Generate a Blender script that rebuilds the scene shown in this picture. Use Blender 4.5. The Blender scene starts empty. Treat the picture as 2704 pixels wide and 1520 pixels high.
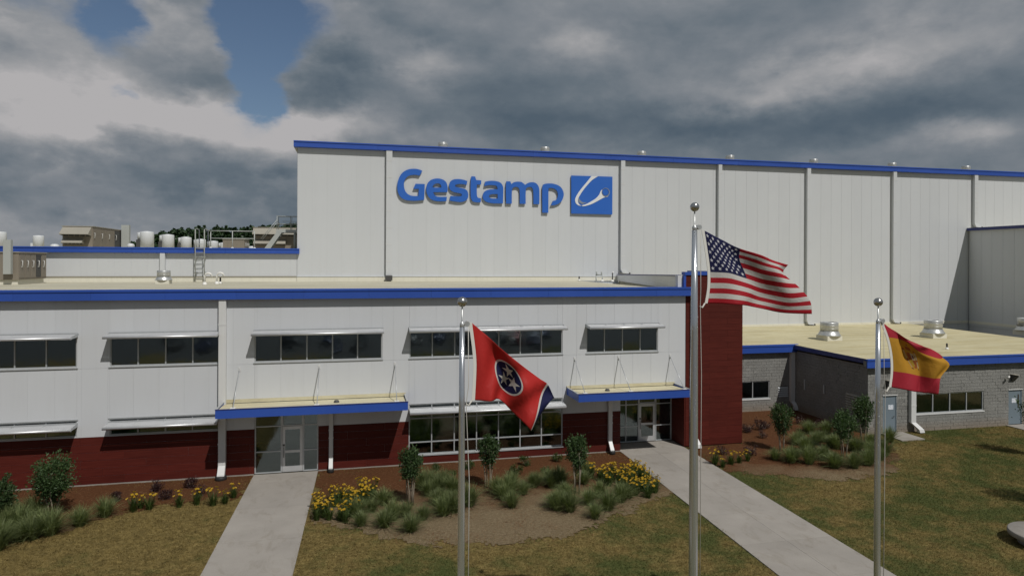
import bpy, bmesh, math, random
import numpy as np
from mathutils import Matrix, Vector, noise as mnoise

random.seed(11)
rng = np.random.default_rng(7)
SC = bpy.context.scene
COL = SC.collection

# ------------------------------------------------------------------ camera
cam_data = bpy.data.cameras.new("camera")
cam = bpy.data.objects.new("camera", cam_data)
COL.objects.link(cam)
cam_data.sensor_width = 36.0
cam_data.lens = 23.207
cam_data.shift_y = -0.02511          # the horizon sits above mid-frame while verticals stay vertical
cam_data.clip_start = 0.1
cam_data.clip_end = 6000
CAM_ROWS = [[0.974225, -0.004092, -0.225543], [-0.225541, 0.000947, -0.974233], [0.0042, 0.999991, -0.0]]
cam.matrix_world = Matrix([CAM_ROWS[0] + [-0.0755], CAM_ROWS[1] + [-33.4085], CAM_ROWS[2] + [10.1946], [0, 0, 0, 1]])
SC.camera = cam

# ------------------------------------------------------------------ sun and sky
SUN_DIR = Vector((-0.29, 0.70, -1.0)).normalized()      # the way the light travels
sun_data = bpy.data.lights.new("sun", 'SUN')
sun_data.energy = 2.75
sun_data.angle = math.radians(0.55)
sun_data.color = (1.0, 0.965, 0.92)
sun = bpy.data.objects.new("sun", sun_data)
COL.objects.link(sun)
sun.rotation_euler = SUN_DIR.to_track_quat('-Z', 'Y').to_euler()
sun.location = (20, -60, 60)
SC.view_settings.view_transform = 'Standard'
SC.view_settings.look = 'None'
SC.view_settings.exposure = 0.1
SC.view_settings.gamma = 1.0
SC.render.engine = 'CYCLES'
SC.cycles.use_denoising = True
SC.cycles.max_bounces = 7
SC.cycles.diffuse_bounces = 3
SC.cycles.glossy_bounces = 3
SC.cycles.transparent_max_bounces = 8
SC.cycles.caustics_reflective = False
SC.cycles.caustics_refractive = False


class NT:
    """small helper round a node tree"""
    def __init__(s, tree):
        s.t = tree; s.n = tree.nodes; s.l = tree.links
    def new(s, kind, **kw):
        n = s.n.new(kind)
        for k, v in kw.items(): setattr(n, k, v)
        return n
    def put(s, sock, v):
        if isinstance(v, bpy.types.NodeSocket): s.l.new(v, sock)
        elif v is not None: sock.default_value = v
    def math(s, op, a, b=None, c=None, clamp=False):
        n = s.new('ShaderNodeMath', operation=op); n.use_clamp = clamp
        s.put(n.inputs[0], a); s.put(n.inputs[1], b)
        if c is not None: s.put(n.inputs[2], c)
        return n.outputs[0]
    def vmath(s, op, a, b=None):
        n = s.new('ShaderNodeVectorMath', operation=op)
        s.put(n.inputs[0], a); s.put(n.inputs[1], b)
        return n.outputs['Value' if op in ('LENGTH', 'DOT_PRODUCT', 'DISTANCE') else 'Vector']
    def noise(s, vec, scale, detail=4, rough=0.55, dist=0.0, out=0):
        n = s.new('ShaderNodeTexNoise')
        s.put(n.inputs['Vector'], vec); n.inputs['Scale'].default_value = scale
        n.inputs['Detail'].default_value = detail; n.inputs['Roughness'].default_value = rough
        n.inputs['Distortion'].default_value = dist
        return n.outputs[out]
    def range(s, v, a, b, c=0.0, d=1.0, smooth=False):
        n = s.new('ShaderNodeMapRange'); n.clamp = True
        if smooth: n.interpolation_type = 'SMOOTHSTEP'
        s.put(n.inputs[0], v)
        for i, q in enumerate((a, b, c, d)): s.put(n.inputs[i + 1], q)
        return n.outputs[0]
    def ramp(s, v, stops):
        n = s.new('ShaderNodeValToRGB'); e = n.color_ramp.elements
        while len(e) < len(stops): e.new(0.5)
        for q, (p, c) in zip(e, stops): q.position = p; q.color = (*c, 1)
        s.put(n.inputs[0], v)
        return n.outputs[0]
    def mix(s, f, a, b, blend='MIX'):
        n = s.new('ShaderNodeMix', data_type='RGBA', blend_type=blend)
        s.put(n.inputs[0], f)
        for sock, q in ((n.inputs[6], a), (n.inputs[7], b)):
            if isinstance(q, tuple): sock.default_value = (*q, 1)
            else: s.put(sock, q)
        return n.outputs[2]
    def xyz(s, x, y, z):
        n = s.new('ShaderNodeCombineXYZ')
        for i, q in enumerate((x, y, z)): s.put(n.inputs[i], q)
        return n.outputs[0]
    def sep(s, v):
        n = s.new('ShaderNodeSeparateXYZ'); s.put(n.inputs[0], v)
        return n.outputs


world = bpy.data.worlds.new("World")
SC.world = world
world.use_nodes = True
world.node_tree.nodes.clear()
w = NT(world.node_tree)
sky = w.new('ShaderNodeTexSky', sky_type='NISHITA')
sky.sun_disc = False
sky.sun_elevation = math.asin(-SUN_DIR.z)
sky.sun_rotation = math.atan2(-SUN_DIR.x, -SUN_DIR.y)
sky.air_density = 1.0; sky.dust_density = 0.6; sky.ozone_density = 2.0
bg_sky = w.new('ShaderNodeBackground'); bg_sky.inputs[1].default_value = 0.052
w.l.new(sky.outputs[0], bg_sky.inputs[0])
dirv = w.new('ShaderNodeTexCoord').outputs['Generated']
dx, dy, dz = w.sep(dirv)
az = w.math('ARCTAN2', dx, dy)
el = w.math('ARCSINE', dz)
# cloud space: bearing and height above the horizon, broken up by turbulence
cld = w.vmath('MULTIPLY', dirv, (1.0, 1.0, 1.7))
turb = w.noise(cld, 5.0, 7, 0.58, 0.0, 1)
turb2 = w.noise(cld, 17.0, 6, 0.6, 0.0, 1)
pos = w.xyz(az, el, 0.0)
def warped(a, b):
    o = w.vmath('SUBTRACT', turb, (0.5, 0.5, 0.5)); o = w.vmath('MULTIPLY', o, (a, a * 0.7, 0))
    p = w.vmath('SUBTRACT', turb2, (0.5, 0.5, 0.5)); p = w.vmath('MULTIPLY', p, (b, b * 0.7, 0))
    return w.vmath('ADD', w.vmath('ADD', pos, o), p)
p_hole = warped(0.10, 0.055)
p_tone = warped(0.16, 0.05)
HOLES = [(-0.325, 0.312, 0.030, 0.050, 0.85), (-0.165, 0.318, 0.028, 0.055, 0.9), (-0.118, 0.345, 0.085, 0.048, 1.1),
         (-0.140, 0.262, 0.038, 0.062, 1.0), (-0.126, 0.217, 0.020, 0.022, 0.75), (-0.312, 0.207, 0.02, 0.008, 0.4),
         (-0.404, 0.304, 0.052, 0.014, 0.4)]
TONES = [(-0.395, 0.226, 0.109, 0.069, 0.48), (-0.418, 0.175, 0.086, 0.034, 0.26), (-0.279, 0.177, 0.114, 0.03, 0.42),
         (-0.159, 0.183, 0.092, 0.034, 0.3), (-0.026, 0.19, 0.114, 0.024, 0.38), (-0.109, 0.15, 0.052, 0.023, 0.3),
         (-0.255, 0.306, 0.069, 0.034, 0.2), (-0.26, 0.25, 0.074, 0.046, -0.15), (-0.381, 0.135, 0.149, 0.02, -0.10),
         (-0.293, 0.09, 0.24, 0.03, -0.16), (-0.13, 0.092, 0.114, 0.026, -0.16), (-0.14, 0.066, 0.034, 0.017, 0.3),
         (-0.36, 0.05, 0.12, 0.02, 0.2), (-0.046, 0.26, 0.063, 0.034, -0.35), (0.1, 0.286, 0.046, 0.029, 0.4),
         (0.111, 0.33, 0.086, 0.023, -0.15), (-0.025, 0.333, 0.057, 0.034, 0.2), (0.342, 0.32, 0.052, 0.023, 0.35),
         (0.224, 0.257, 0.143, 0.04, -0.3), (0.525, 0.33, 0.149, 0.034, -0.2), (0.56, 0.24, 0.12, 0.02, 0.3),
         (0.68, 0.262, 0.12, 0.022, 0.38), (0.80, 0.285, 0.12, 0.03, 0.40), (0.42, 0.195, 0.172, 0.029, -0.28),
         (0.651, 0.185, 0.172, 0.026, -0.28), (0.196, 0.205, 0.114, 0.023, -0.25), (0.842, 0.16, 0.052, 0.017, 0.4),
         (0.802, 0.205, 0.114, 0.023, -0.15)]
def blobs(p, lst):
    tot = None
    for a, e, ra, re, wgt in lst:
        q = w.vmath('MULTIPLY', w.vmath('SUBTRACT', p, (a, e, 0)), (1 / ra, 1 / re, 0))
        r2 = w.vmath('DOT_PRODUCT', q, q)
        g = w.math('EXPONENT', w.math('MULTIPLY', r2, -0.85))
        tot = w.math('MULTIPLY', g, wgt) if tot is None else w.math('MULTIPLY_ADD', g, wgt, tot)
    return tot
fb = w.noise(cld, 3.2, 9, 0.56)
fb2 = w.noise(w.vmath('MULTIPLY', dirv, (1.0, 1.0, 3.2)), 2.6, 7, 0.55, 0.3)
field = w.math('ADD', w.math('SUBTRACT', 1.05, blobs(p_hole, HOLES)), w.math('MULTIPLY', w.math('SUBTRACT', fb, 0.5), 0.9))
alpha = w.range(field, 0.28, 0.80, 0, 1, True)
tone = w.math('ADD', blobs(p_tone, TONES), w.math('MULTIPLY_ADD', w.math('SUBTRACT', fb2, 0.5), 0.85, 0.45))
# relief: where the cloud thins upwards the light catches its crest, where it thickens it is in its own shade
r_lo = w.noise(cld, 4.6, 9, 0.55, 0.2)
r_hi = w.noise(w.vmath('ADD', cld, (0.006, 0.0, 0.045)), 4.6, 9, 0.55, 0.2)
def puff(v):
    n = w.new('ShaderNodeTexVoronoi', feature='F1'); n.inputs['Scale'].default_value = 6.0
    n.inputs['Detail'].default_value = 1.0; n.inputs['Roughness'].default_value = 0.5
    w.l.new(w.vmath('ADD', v, w.vmath('MULTIPLY', w.vmath('SUBTRACT', turb2, (0.5, 0.5, 0.5)), (0.10, 0.10, 0.10))), n.inputs['Vector'])
    return w.math('SUBTRACT', 1.0, n.outputs['Distance'])
s_lo = puff(cld)
s_hi = puff(w.vmath('ADD', cld, (0.006, 0.0, 0.034)))
heap = w.range(az, 0.25, -0.10, 0.25, 1.0, True)      # heaped clouds on this bearing, flatter sheets to the east
relief = w.math('ADD', w.math('MULTIPLY', w.math('SUBTRACT', r_lo, r_hi), 0.95), w.math('MULTIPLY', w.math('MULTIPLY', w.math('SUBTRACT', s_lo, s_hi), 0.62), heap))
tone = w.math('ADD', tone, relief)
edge = w.range(field, 0.35, 1.0, 0.16, 0.0)
tone = w.math('ADD', tone, edge)
ccol = w.ramp(tone, [(0.0, (0.072, 0.100, 0.130)), (0.28, (0.118, 0.145, 0.172)), (0.55, (0.185, 0.203, 0.225)),
                     (0.8, (0.275, 0.280, 0.292)), (1.0, (0.385, 0.375, 0.38))])
bg_cloud = w.new('ShaderNodeBackground'); bg_cloud.inputs[1].default_value = 1.05
w.l.new(ccol, bg_cloud.inputs[0])
mx = w.new('ShaderNodeMixShader')
w.l.new(alpha, mx.inputs[0]); w.l.new(bg_sky.outputs[0], mx.inputs[1]); w.l.new(bg_cloud.outputs[0], mx.inputs[2])
wo = w.new('ShaderNodeOutputWorld'); w.l.new(mx.outputs[0], wo.inputs[0])
world.cycles.sampling_method = 'MANUAL'
world.cycles.sample_map_resolution = 512

# ------------------------------------------------------------------ materials
MATS = {}
def material(name, build):
    m = bpy.data.materials.new(name); m.use_nodes = True
    m.node_tree.nodes.clear()
    t = NT(m.node_tree)
    out = t.new('ShaderNodeOutputMaterial')
    t.l.new(build(t), out.inputs[0])
    MATS[name] = m
    return m
def princ(t, col, rough=0.5, metal=0.0, spec=0.5, bump=None, bstr=0.3, bdist=0.01):
    b = t.new('ShaderNodeBsdfPrincipled')
    if isinstance(col, tuple): b.inputs['Base Color'].default_value = (*col, 1)
    else: t.l.new(col, b.inputs['Base Color'])
    t.put(b.inputs['Roughness'], rough); b.inputs['Metallic'].default_value = metal
    b.inputs['Specular IOR Level'].default_value = spec
    if bump is not None:
        n = t.new('ShaderNodeBump'); n.inputs['Strength'].default_value = bstr; n.inputs['Distance'].default_value = bdist
        t.l.new(bump, n.inputs['Height']); t.l.new(n.outputs[0], b.inputs['Normal'])
    return b.outputs[0]
def wpos(t): return t.new('ShaderNodeNewGeometry').outputs['Position']
def orand(t): return t.new('ShaderNodeObjectInfo').outputs['Random']
def scale_col(t, col, f):
    return t.mix(1.0, col, t.xyz(f, f, f), 'MULTIPLY')

def coated(col, var=0.06, streak=0.10, rough=0.42, dirt=(0.45, 0.42, 0.34), pvar=0.03):
    """painted metal sheet: slight panel to panel difference, soft vertical weather streaks"""
    def f(t):
        p = wpos(t)
        s = t.noise(t.vmath('MULTIPLY', p, (5.0, 5.0, 0.35)), 1.0, 5, 0.6)
        n = t.noise(p, 0.35, 4, 0.6)
        k = t.math('ADD', t.math('MULTIPLY_ADD', t.math('SUBTRACT', n, 0.5), var, 1.0 - pvar / 2), t.math('MULTIPLY', orand(t), pvar))
        c = scale_col(t, tuple(col), k)
        c = t.mix(t.range(s, 0.5, 0.85, 0, streak), c, tuple(a * b for a, b in zip(col, dirt)))
        return princ(t, c, t.range(n, 0.3, 0.7, rough - 0.06, rough + 0.08))
    return f
material('white_panel', coated((0.585, 0.602, 0.62), 0.04, 0.07))
material('hall_panel', coated((0.58, 0.598, 0.61), 0.04, 0.06))
material('white_trim', coated((0.64, 0.645, 0.635), 0.05, 0.12))
material('joint_grey', coated((0.53, 0.545, 0.555), rough=0.7))
material('blue_trim', coated((0.026, 0.079, 0.37), 0.22, 0.18, 0.42, (1.5, 1.35, 1.05), 0.10))
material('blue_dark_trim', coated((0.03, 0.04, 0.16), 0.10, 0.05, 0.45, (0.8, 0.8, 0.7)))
material('sign_blue', coated((0.022, 0.125, 0.50), 0.06, 0.04, 0.45, (0.8, 0.8, 0.8)))
material('sign_return', coated((0.04, 0.12, 0.36), 0.06, 0.04, 0.5))
material('sign_white', coated((0.75, 0.76, 0.76)))
material('sign_grey', coated((0.22, 0.26, 0.33)))
material('alu', lambda t: princ(t, scale_col(t, (0.62, 0.63, 0.64), t.range(t.noise(wpos(t), 2.0, 4), 0.2, 0.8, 0.86, 1.05)), 0.42, 0.55))
material('frame_alu', lambda t: princ(t, scale_col(t, (0.50, 0.52, 0.53), t.range(t.noise(wpos(t), 3.0, 3), 0.2, 0.8, 0.9, 1.05)), 0.4, 0.35))
material('galvanised', lambda t: princ(t, scale_col(t, (0.60, 0.61, 0.60), t.range(t.noise(wpos(t), 6.0, 5, 0.7), 0.25, 0.75, 0.75, 1.1)), 0.36, 0.6))
material('pole_metal', lambda t: princ(t, scale_col(t, (0.60, 0.625, 0.655), t.range(t.noise(t.vmath('MULTIPLY', wpos(t), (30, 30, 0.8)), 1.0, 4), 0.3, 0.7, 0.9, 1.06)), 0.21, 0.82))
material('ball_metal', lambda t: princ(t, (0.52, 0.51, 0.49), t.range(t.noise(wpos(t), 12.0, 3), 0.3, 0.7, 0.18, 0.30), 0.95))
material('rail_grey', coated((0.40, 0.42, 0.40), rough=0.5))
material('unit_tan', coated((0.235, 0.205, 0.165), 0.12, 0.25, 0.55))
material('unit_hood', coated((0.33, 0.31, 0.26), 0.12, 0.2, 0.5))
material('unit_dark', coated((0.06, 0.06, 0.058), 0.2, 0.2, 0.6))
material('vent_white', coated((0.62, 0.64, 0.65), 0.1, 0.2, 0.4))
material('curb_cream', coated((0.70, 0.68, 0.58), 0.1, 0.2, 0.6))
material('black_rubber', lambda t: princ(t, (0.02, 0.02, 0.02), 0.6))
material('door_grey', coated((0.17, 0.215, 0.25), 0.06, 0.06, 0.45, pvar=0.0))
material('paper', lambda t: princ(t, t.ramp(t.range(t.noise(t.vmath('MULTIPLY', wpos(t), (14, 1, 34)), 1.0, 3, 0.6), 0.56, 0.6), [(0, (0.75, 0.78, 0.82)), (1, (0.22, 0.30, 0.46))]), 0.6))
material('white_pipe', lambda t: princ(t, (0.75, 0.74, 0.70), 0.5))
material('rope', lambda t: princ(t, (0.55, 0.53, 0.48), 0.9))
material('header_cloth', lambda t: princ(t, (0.68, 0.67, 0.62), 0.9))

def f_red(t):
    p = wpos(t); r = orand(t)
    off = t.xyz(t.math('MULTIPLY', r, 37.0), 0.0, t.math('MULTIPLY', r, 11.0))
    g = t.noise(t.vmath('ADD', t.vmath('MULTIPLY', p, (0.9, 1.0, 26.0)), off), 1.0, 6, 0.62)
    big = t.noise(p, 0.5, 3)
    c = t.ramp(g, [(0.25, (0.058, 0.0088, 0.0062)), (0.5, (0.088, 0.0140, 0.0092)), (0.78, (0.116, 0.0205, 0.0125))])
    k = t.math('ADD', t.math('MULTIPLY', r, 0.16), t.range(big, 0.3, 0.7, 0.80, 0.97))
    return princ(t, scale_col(t, c, k), t.range(g, 0.3, 0.7, 0.52, 0.66), 0, 0.22, g, 0.2, 0.003)
material('red_plank', f_red)
material('red_backing', lambda t: princ(t, (0.02, 0.006, 0.005), 0.8))

def f_block(t):
    p = wpos(t); r = orand(t)
    n = t.noise(p, 22.0, 6, 0.7); b = t.noise(p, 1.1, 4, 0.6); v = t.noise(t.vmath('MULTIPLY', p, (9, 9, 24)), 1.0, 3)
    c = t.ramp(n, [(0.3, (0.135, 0.136, 0.128)), (0.5, (0.235, 0.233, 0.218)), (0.72, (0.34, 0.335, 0.31))])
    k = t.math('ADD', t.math('MULTIPLY', r, 0.26), t.range(b, 0.3, 0.7, 0.76, 1.0))
    z = t.sep(p)[2]
    c = scale_col(t, c, k)
    c = t.mix(t.range(z, 0.65, 0.0, 0.0, 0.5), c, (0.27, 0.19, 0.12))       # clay splashed up by rain
    return princ(t, c, 0.9, 0, 0.2, t.math('ADD', n, t.math('MULTIPLY', v, 0.7)), 0.9, 0.03)
material('split_block', f_block)
material('mortar', lambda t: princ(t, scale_col(t, (0.31, 0.306, 0.285), t.range(t.noise(wpos(t), 9.0, 4), 0.3, 0.7, 0.85, 1.1)), 0.95, 0, 0.1))
material('dark_block', f_block)

def f_roof(base, stain):
    def f(t):
        p = wpos(t)
        b = t.noise(p, 0.22, 5, 0.62); s = t.noise(t.vmath('MULTIPLY', p, (0.28, 1.9, 1.0)), 0.8, 7, 0.68, 0.9)
        f1 = t.noise(p, 5.0, 4, 0.6)
        c = t.mix(t.range(s, 0.45, 0.70, 0, 0.95), tuple(base), tuple(stain))
        k = t.math('MULTIPLY', t.range(b, 0.3, 0.7, 0.86, 1.07), t.range(f1, 0.2, 0.8, 0.92, 1.05))
        return princ(t, scale_col(t, c, k), 0.8, 0, 0.25)
    return f
material('roof_membrane', f_roof((0.50, 0.475, 0.37), (0.40, 0.36, 0.24)))
material('roof_membrane_tan', f_roof((0.54, 0.49, 0.315), (0.43, 0.365, 0.195)))
material('canopy_membrane', f_roof((0.60, 0.56, 0.40), (0.48, 0.42, 0.26)))

def f_conc(t):
    p = wpos(t)
    b = t.noise(p, 0.5, 5, 0.6); n = t.noise(p, 30, 5, 0.7); st = t.noise(t.vmath('MULTIPLY', p, (1.0, 0.5, 1)), 1.6, 7, 0.7, 1.0)
    c = t.mix(t.range(st, 0.52, 0.74, 0, 0.7), (0.325, 0.300, 0.268), (0.235, 0.207, 0.168))
    k = t.math('MULTIPLY', t.range(b, 0.3, 0.7, 0.88, 1.08), t.range(n, 0.2, 0.8, 0.86, 1.1))
    k = t.math('MULTIPLY', k, t.math('MULTIPLY_ADD', orand(t), 0.09, 0.955))
    return princ(t, scale_col(t, c, k), 0.85, 0, 0.25, n, 0.3, 0.004)
material('concrete', f_conc)

def lawn_colour(t, p):
    pz = t.vmath('MULTIPLY', p, (1, 1, 0))
    big = t.noise(pz, 0.16, 5, 0.62, 0.4); mid = t.noise(pz, 0.9, 6, 0.68); fine = t.noise(t.vmath('MULTIPLY', pz, (1, 1.8, 1)), 7.0, 5, 0.75)
    m = t.math('ADD', t.math('MULTIPLY', big, 1.25), t.math('MULTIPLY', mid, 0.85))
    side = t.range(t.math('ADD', t.sep(p)[0], t.math('MULTIPLY', t.math('SUBTRACT', mid, 0.5), 6.0)), -7.0, 0.0, 0.17, 0.0)
    m = t.math('SUBTRACT', m, side)
    g = t.range(m, 0.88, 1.22, 0, 0.95, True)
    straw = t.noise(t.vmath('MULTIPLY', pz, (1.0, 1.7, 1)), 2.3, 6, 0.72, 0.5)
    dry = t.ramp(fine, [(0.28, (0.082, 0.060, 0.022)), (0.5, (0.178, 0.133, 0.049)), (0.74, (0.31, 0.238, 0.098))])
    dry = scale_col(t, dry, t.range(straw, 0.32, 0.68, 0.62, 1.32))
    grn = t.ramp(fine, [(0.28, (0.034, 0.046, 0.014)), (0.5, (0.068, 0.083, 0.026)), (0.74, (0.130, 0.140, 0.050))])
    return t.mix(g, dry, grn), fine
def f_lawn(t):
    p = wpos(t)
    c, fine = lawn_colour(t, p)
    return princ(t, c, 0.95, 0, 0.1, fine, 0.9, 0.05)
material('lawn', f_lawn)
def f_blade(t):
    p = wpos(t)
    c, fine = lawn_colour(t, p)
    v = t.noise(p, 60.0, 1)
    c = scale_col(t, c, t.range(v, 0.3, 0.7, 0.8, 1.5))
    d = t.new('ShaderNodeBsdfDiffuse'); t.l.new(c, d.inputs[0])
    tr = t.new('ShaderNodeBsdfTranslucent'); t.l.new(c, tr.inputs[0])
    m = t.new('ShaderNodeMixShader'); m.inputs[0].default_value = 0.3
    t.l.new(d.outputs[0], m.inputs[1]); t.l.new(tr.outputs[0], m.inputs[2])
    return m.outputs[0]
material('lawn_blade', f_blade)
def f_mulch(t):
    p = t.vmath('MULTIPLY', wpos(t), (1, 1, 0))
    big = t.noise(p, 0.4, 4, 0.6); n = t.noise(t.vmath('MULTIPLY', p, (1, 1.5, 1)), 9, 7, 0.8, 0.6)
    y = t.sep(p)[1]
    a = t.ramp(n, [(0.25, (0.034, 0.014, 0.006)), (0.5, (0.098, 0.041, 0.018)), (0.75, (0.165, 0.078, 0.036))])
    b = t.ramp(n, [(0.25, (0.078, 0.057, 0.033)), (0.5, (0.185, 0.140, 0.083)), (0.75, (0.33, 0.26, 0.165))])
    f = t.range(t.math('ADD', y, t.math('MULTIPLY', t.math('SUBTRACT', big, 0.5), 6.0)), -3.6, -6.6, 0, 1)
    return princ(t, t.mix(f, a, b), 0.95, 0, 0.1, n, 1.0, 0.05)
material('mulch', f_mulch)
material('straw', lambda t: princ(t, t.ramp(t.noise(wpos(t), 9.0, 2), [(0.3, (0.075, 0.030, 0.013)), (0.5, (0.165, 0.082, 0.038)), (0.7, (0.30, 0.20, 0.11))]), 0.9, 0, 0.15))
material('asphalt', lambda t: princ(t, scale_col(t, (0.055, 0.055, 0.055), t.range(t.noise(wpos(t), 3.0, 6, 0.7), 0.3, 0.7, 0.8, 1.2)), 0.9))

def foliage(stops, trans=0.35, scale=3.0, obj=0.3):
    def f(t):
        p = wpos(t)
        n = t.noise(p, scale, 3, 0.7)
        c = scale_col(t, t.ramp(n, stops), t.math('MULTIPLY_ADD', orand(t), obj, 1.0 - obj / 2))
        d = t.new('ShaderNodeBsdfPrincipled'); t.l.new(c, d.inputs['Base Color']); d.inputs['Roughness'].default_value = 0.5
        d.inputs['Specular IOR Level'].default_value = 0.35
        tr = t.new('ShaderNodeBsdfTranslucent'); t.l.new(t.mix(1.0, c, (1.1, 1.25, 0.6), 'MULTIPLY'), tr.inputs[0])
        m = t.new('ShaderNodeMixShader'); m.inputs[0].default_value = trans
        t.l.new(d.outputs[0], m.inputs[1]); t.l.new(tr.outputs[0], m.inputs[2])
        return m.outputs[0]
    return f
material('myrtle_leaf', foliage([(0.3, (0.028, 0.056, 0.021)), (0.5, (0.060, 0.104, 0.038)), (0.7, (0.108, 0.158, 0.06))], scale=7))
material('grass_leaf', foliage([(0.3, (0.070, 0.096, 0.036)), (0.5, (0.145, 0.178, 0.070)), (0.7, (0.27, 0.295, 0.132))], 0.3, 9))
material('lily_leaf', foliage([(0.3, (0.030, 0.055, 0.014)), (0.5, (0.060, 0.095, 0.024)), (0.7, (0.10, 0.14, 0.036))], 0.3, 9))
material('lily_petal', foliage([(0.3, (0.42, 0.24, 0.012)), (0.5, (0.50, 0.32, 0.02)), (0.7, (0.60, 0.42, 0.05))], 0.3, 20, 0.1))
material('shrub_leaf', foliage([(0.3, (0.025, 0.05, 0.012)), (0.5, (0.05, 0.085, 0.02)), (0.7, (0.085, 0.125, 0.03))], 0.3, 12))
material('barberry_leaf', foliage([(0.3, (0.022, 0.010, 0.012)), (0.5, (0.045, 0.020, 0.020)), (0.7, (0.075, 0.035, 0.030))], 0.25, 12))
material('forest_leaf', foliage([(0.3, (0.016, 0.036, 0.014)), (0.5, (0.032, 0.064, 0.024)), (0.7, (0.056, 0.096, 0.036))], 0.1, 0.12, 0))
material('bark', lambda t: princ(t, t.ramp(t.noise(t.vmath('MULTIPLY', wpos(t), (9, 9, 3)), 2.0, 4, 0.6), [(0.3, (0.16, 0.13, 0.095)), (0.7, (0.34, 0.29, 0.22))]), 0.8))

def f_glass(t):
    g = t.new('ShaderNodeBsdfGlossy'); g.inputs['Roughness'].default_value = 0.06; g.inputs[0].default_value = (0.82, 0.95, 1.0, 1)
    tr = t.new('ShaderNodeBsdfTransparent'); tr.inputs[0].default_value = (0.34, 0.41, 0.41, 1)
    fr = t.new('ShaderNodeFresnel'); fr.inputs[0].default_value = 1.6
    wob = t.noise(t.vmath('ADD', wpos(t), t.xyz(t.math('MULTIPLY', orand(t), 40.0), 0.0, 0.0)), 1.7, 3)
    bp = t.new('ShaderNodeBump'); bp.inputs['Strength'].default_value = 0.10; bp.inputs['Distance'].default_value = 0.03
    t.l.new(wob, bp.inputs['Height']); t.l.new(bp.outputs[0], g.inputs['Normal'])
    m = t.new('ShaderNodeMixShader')
    t.l.new(t.math('MULTIPLY_ADD', fr.outputs[0], 1.6, 0.09, True), m.inputs[0])
    t.l.new(tr.outputs[0], m.inputs[1]); t.l.new(g.outputs[0], m.inputs[2])
    return m.outputs[0]
material('glass', f_glass)
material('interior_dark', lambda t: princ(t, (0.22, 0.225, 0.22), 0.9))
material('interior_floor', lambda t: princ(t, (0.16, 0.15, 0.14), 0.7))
material('lamp_lens', lambda t: princ(t, (0.05, 0.045, 0.04), 0.3))

# ------------------------------------------------------------------ mesh helpers
class MB:
    def __init__(s): s.v = []; s.f = []; s.sm = []
    def quad(s, *p):
        b = len(s.v); s.v += [tuple(q) for q in p]; s.f.append(tuple(range(b, b + len(p)))); s.sm.append(False); return s
    def box(s, x0, x1, y0, y1, z0, z1):
        b = len(s.v)
        s.v += [(x, y, z) for z in (z0, z1) for y in (y0, y1) for x in (x0, x1)]
        for q in ((0, 2, 3, 1), (4, 5, 7, 6), (0, 1, 5, 4), (2, 6, 7, 3), (0, 4, 6, 2), (1, 3, 7, 5)):
            s.f.append(tuple(b + i for i in q)); s.sm.append(False)
        return s
    def hexa(s, lo, hi):
        """lo, hi: four points each, same order round"""
        b = len(s.v); s.v += [tuple(q) for q in lo] + [tuple(q) for q in hi]
        s.f += [(b + 3, b + 2, b + 1, b), (b + 4, b + 5, b + 6, b + 7)]; s.sm += [False] * 2
        for i in range(4):
            j = (i + 1) % 4; s.f.append((b + i, b + j, b + 4 + j, b + 4 + i)); s.sm.append(False)
        return s
    def prism(s, poly, d):
        n = len(poly); b = len(s.v); d = Vector(d)
        s.v += [tuple(q) for q in poly] + [tuple(Vector(q) + d) for q in poly]
        s.f += [tuple(b + i for i in reversed(range(n))), tuple(b + n + i for i in range(n))]; s.sm += [False] * 2
        for i in range(n):
            j = (i + 1) % n; s.f.append((b + i, b + j, b + n + j, b + n + i)); s.sm.append(False)
        return s
    def loft(s, rings, caps=True, smooth=True):
        b = len(s.v); n = len(rings[0])
        for r in rings: s.v += [tuple(q) for q in r]
        for k in range(len(rings) - 1):
            for i in range(n):
                j = (i + 1) % n
                s.f.append((b + k * n + i, b + k * n + j, b + (k + 1) * n + j, b + (k + 1) * n + i)); s.sm.append(smooth)
        if caps:
            s.f.append(tuple(b + i for i in reversed(range(n)))); s.sm.append(False)
            s.f.append(tuple(b + (len(rings) - 1) * n + i for i in range(n))); s.sm.append(False)
        return s
    def lathe(s, c, prof, n=16, smooth=True):
        """prof: (radius, z) upward, about a vertical axis at c"""
        return s.loft([[(c[0] + r * math.cos(2 * math.pi * i / n), c[1] + r * math.sin(2 * math.pi * i / n), c[2] + z) for i in range(n)] for r, z in prof], True, smooth)
    def tube(s, pts, r, n=8, caps=True):
        pts = [Vector(p) for p in pts]; rs = r if isinstance(r, (list, tuple)) else [r] * len(pts)
        rings = []
        up = Vector((0, 0, 1))
        for i, p in enumerate(pts):
            t = (pts[min(i + 1, len(pts) - 1)] - pts[max(i - 1, 0)]).normalized()
            a = t.cross(up if abs(t.z) < 0.95 else Vector((0, 1, 0))).normalized(); c = t.cross(a)
            rings.append([p + (a * math.cos(2 * math.pi * k / n) + c * math.sin(2 * math.pi * k / n)) * rs[i] for k in range(n)])
        return s.loft(rings, caps)
    def sphere(s, c, r, n=16, m=10, sz=1.0):
        return s.lathe(c, [(max(0.0005, r * math.sin(math.pi * k / m)), -r * sz * math.cos(math.pi * k / m)) for k in range(m + 1)], n)
    def mesh(s, name, mat):
        me = bpy.data.meshes.new(name)
        me.from_pydata(s.v, [], s.f); me.polygons.foreach_set('use_smooth', s.sm)
        me.materials.append(MATS[mat] if isinstance(mat, str) else mat); me.update()
        return me
    def build(s, name, mat, parent=None):
        o = bpy.data.objects.new(name, s.mesh(name, mat)); COL.objects.link(o)
        if parent is not None:
            o.parent = parent; o.location = -world_loc(parent)
        return o

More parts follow.
